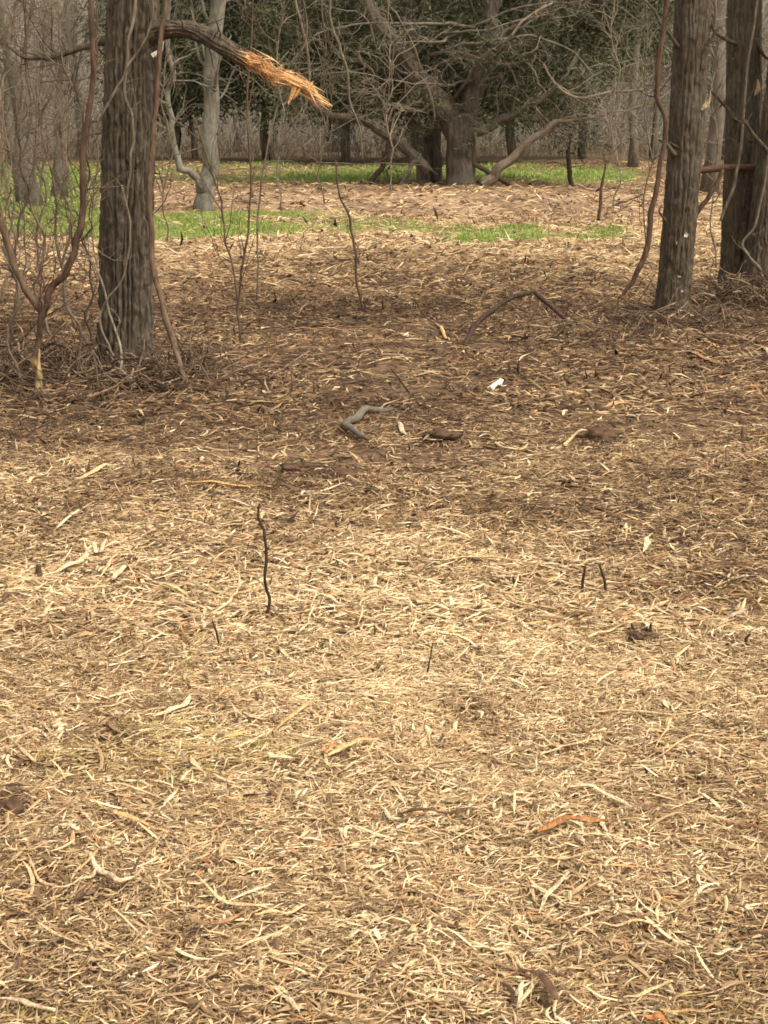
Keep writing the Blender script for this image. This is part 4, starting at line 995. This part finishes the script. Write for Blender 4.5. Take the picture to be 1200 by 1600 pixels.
# individual bare trees of the wood behind
def bare_tree(px, py, wpx, label, seed, mat=M_BARK_FAR, lean=0, h=9.0, dens=1.0, group='bare trees of the wood'):
    r = np.random.default_rng(seed)
    b = G(px, py); d0 = b[1]
    root = thing('tree', label, 'tree', b, group)
    k = d0 / FPX
    n = 12
    z = np.linspace(-.1, h, n)
    path = b[None] + np.stack([lean * k * z / 3 + .1 * vnoise(z * .6, seed, 0, 1) * (z > 0), .15 * vnoise(z * .5, seed, 3, 2), z], -1)
    path[0] = b + [0, 0, -.1]
    rad = wpx * k / 2 * np.interp(z, [-.1, 0, .4, h], [1.35, 1.2, 1, .25])
    mb = MB(); tubes(mb, path[None], rad[None], 9, None, rough=.12, seed=seed); mb.build('trunk', mat, root)
    mb = MB()
    grow(mb, path[2:][None], rad[2:][None], [dict(n=int(18 * dens), len=2.0, r=.03, segs=6, K=4, gnarl=.22, trop=.08, a=0, b=1, ang=(.4, 1.1)),
         dict(n=6, lenr=.5, r=.014, segs=5, K=3, gnarl=.28, trop=.03), dict(n=4, lenr=.5, r=.009, segs=3, K=3, gnarl=.3)], r)
    mb.build('crown', mat, root)
bare_tree(48, 322, 34, 'stout grey-brown bare tree at the left behind the thicket', 1, lean=-25, h=7)
bare_tree(92, 312, 22, 'bent bare tree right of the stout one behind the thicket', 2, lean=22, h=7)
bare_tree(305, 246, 9, 'thin pale leaning tree between the grey fork and its trunk', 3, M_BARK_GREY, lean=-10)
bare_tree(988, 262, 14, 'slim bare tree beyond the right grass patch', 4, lean=2)
bare_tree(1018, 250, 10, 'thin bare tree between the slim one and the hanging vine', 5)
bare_tree(1108, 300, 24, 'grey bare tree seen between the two right trunks', 6, lean=4)
bare_tree(375, 236, 16, 'dark slim tree behind the grey fork, left of the torn wood', 7)
bare_tree(433, 238, 9, 'very thin dark tree below the torn wood', 8)
bare_tree(535, 238, 46, 'squat black-looking trunk left of the cedar, shade painted into its bark', 9, bark_mat('shade_painted_bark', (.03, .03, .032), (.07, .068, .066), (.08, .08, .08), .1, 6, .3), h=5)  # deep shade is put into the near-black bark colours
bare_tree(20, 250, 14, 'thin tree at the left edge of the wood', 10)
bare_tree(125, 245, 12, 'thin tree behind the reddish sapling', 12)
bare_tree(262, 240, 12, 'slender tree showing right of the furrowed trunk', 13)
bare_tree(930, 232, 11, 'slender grey tree between the cedar and the right wood', 14, M_BARK_GREY)
bare_tree(1130, 252, 16, 'bare tree behind the dark vine-hung tree', 15)
r = np.random.default_rng(8)
for k in range(30):
    bare_tree(r.uniform(-60, 1260), r.uniform(206, 240), r.uniform(6, 15), 'slender bare tree in the crowded wood beyond the clearing', 100 + k, M_BARK_GREY if k % 3 == 0 else M_BARK_FAR, lean=r.normal(0, 12), h=r.uniform(7, 11), group='crowded trees of the far wood')

def evergreen(px, py, label, seed, rx, rz, zc, n, col):
    r = np.random.default_rng(seed)
    b = G(px, py)
    root = thing('evergreen_tree', label, 'tree', b, 'evergreens of the wood')
    z = np.linspace(-.1, zc + rz, 9)
    path = b[None] + np.stack([.1 * vnoise(z, seed, 0, 1), 0 * z, z], -1)
    rad = np.linspace(.16, .03, 9)
    mb = MB(); tubes(mb, path[None], rad[None], 9, None, rough=.1)
    grow(mb, path[None], rad[None], [dict(n=26, len=rx * 1.1, r=.03, segs=5, K=4, gnarl=.2, a=.12), dict(n=6, lenr=.45, r=.012, segs=4, K=3, gnarl=.3)], r)
    mb.build('trunk', M_BARK_CEDAR, root)
    mb = MB()
    needles(mb, crown_centres(n, b[0], b[2] + zc, b[1], rx, rx * .8, rz, r, .9), 60, .34, .24, .06, col, r)
    mb.build('crown', M_LEAF, root, smooth=False)
evergreen(275, 249, 'evergreen behind the forked grey tree', 1, 2.6, 3.2, 4.3, 300, (.08, .11, .05))
evergreen(415, 252, 'dark evergreen behind the torn orange wood', 2, 3.0, 3.4, 4.6, 420, (.068, .08, .044))
evergreen(540, 255, 'dark evergreen overlapping the left of the cedar', 3, 3.2, 3.4, 4.5, 460, (.066, .076, .044))
evergreen(800, 257, 'evergreen behind the right half of the cedar', 4, 3.4, 3.6, 4.7, 460, (.08, .096, .05))
evergreen(905, 250, 'lighter green evergreen right of the cedar', 5, 3.0, 3.0, 5.2, 320, (.11, .15, .06))
evergreen(680, 250, 'tall evergreen rising behind the cedar stems', 6, 3.6, 4.6, 6.0, 460, (.072, .082, .047))
evergreen(1085, 236, 'small evergreen behind the pale-scarred tree', 7, 2.2, 2.4, 4.6, 160, (.06, .08, .04))

# the far wood as one mass: dry brush at its foot, then twigs and stems up to the sky
def wood_mass():
    r = np.random.default_rng(55)
    mb = MB()
    n = 15000                                             # pale dry brush and tall dead grass
    y = r.uniform(56, 92, n); x = r.uniform(-.33, .33, n) * y
    D = np.stack([r.normal(0, .3, n), r.normal(0, .3, n), np.ones(n)], -1)
    L = r.uniform(.2, .75, n) * (1 + .5 * fbm(x * .12, y * .12, 0, 8, 2))
    col = np.array([.25, .205, .14]) * r.uniform(.6, 1.3, (n, 1))
    spindles(mb, np.stack([x, y, gh(x, y) + L * .4], -1), D, L, r.uniform(.012, .03, n), col, .1, up=np.tile([[.2, -1, 0]], (n, 1)), rg=r, closed=False)
    tag(mb.build('dry_brush', M_TWIG, smooth=False), 'pale dry brush along the foot of the wood', 'brush', kind='stuff')
    mb = MB()
    n = 60000                                             # twigs
    y = r.uniform(58, 100, n); x = r.uniform(-.34, .34, n) * y
    z = r.uniform(.2, 8.5, n)
    yaw = r.uniform(0, 6.28, n); el = r.normal(.75, .5, n)
    D = np.stack([np.cos(yaw) * np.cos(el), np.sin(yaw) * np.cos(el), np.sin(el)], -1)
    c = np.where(r.uniform(size=(n, 1)) < .7, np.array([[.29, .25, .20]]), np.array([[.42, .39, .33]])) * r.uniform(.6, 1.25, (n, 1))  # twig colours lightened, haze painted in
    spindles(mb, np.stack([x, y, z], -1), D, r.uniform(.6, 2.6, n), r.uniform(.012, .032, n), c, .1, up=np.tile([[.2, -1, .1]], (n, 1)), rg=r, closed=False)
    n = 42000                                             # stems and limbs farther back
    y = r.uniform(100, 150, n); x = r.uniform(-.36, .36, n) * y
    z = r.uniform(.2, 17, n) ** 1.0
    el = r.normal(1.15, .4, n); yaw = r.uniform(0, 6.28, n)
    D = np.stack([np.cos(yaw) * np.cos(el), np.sin(yaw) * np.cos(el), np.sin(el)], -1)
    c = np.where(r.uniform(size=(n, 1)) < .6, np.array([[.28, .25, .205]]), np.array([[.17, .18, .13]])) * r.uniform(.6, 1.3, (n, 1))  # stem colours lightened in place of haze as well
    spindles(mb, np.stack([x, y, z], -1), D, r.uniform(1.2, 4.5, n), r.uniform(.04, .12, n), c, .08, up=np.tile([[.2, -1, .1]], (n, 1)), rg=r, closed=False)
    tag(mb.build('far_woodland', M_TWIG, smooth=False), 'grey-brown tangle of the far bare woodland', 'woodland', kind='stuff')
wood_mass()

for o in bpy.data.objects:
    if '_org' in o: del o['_org']
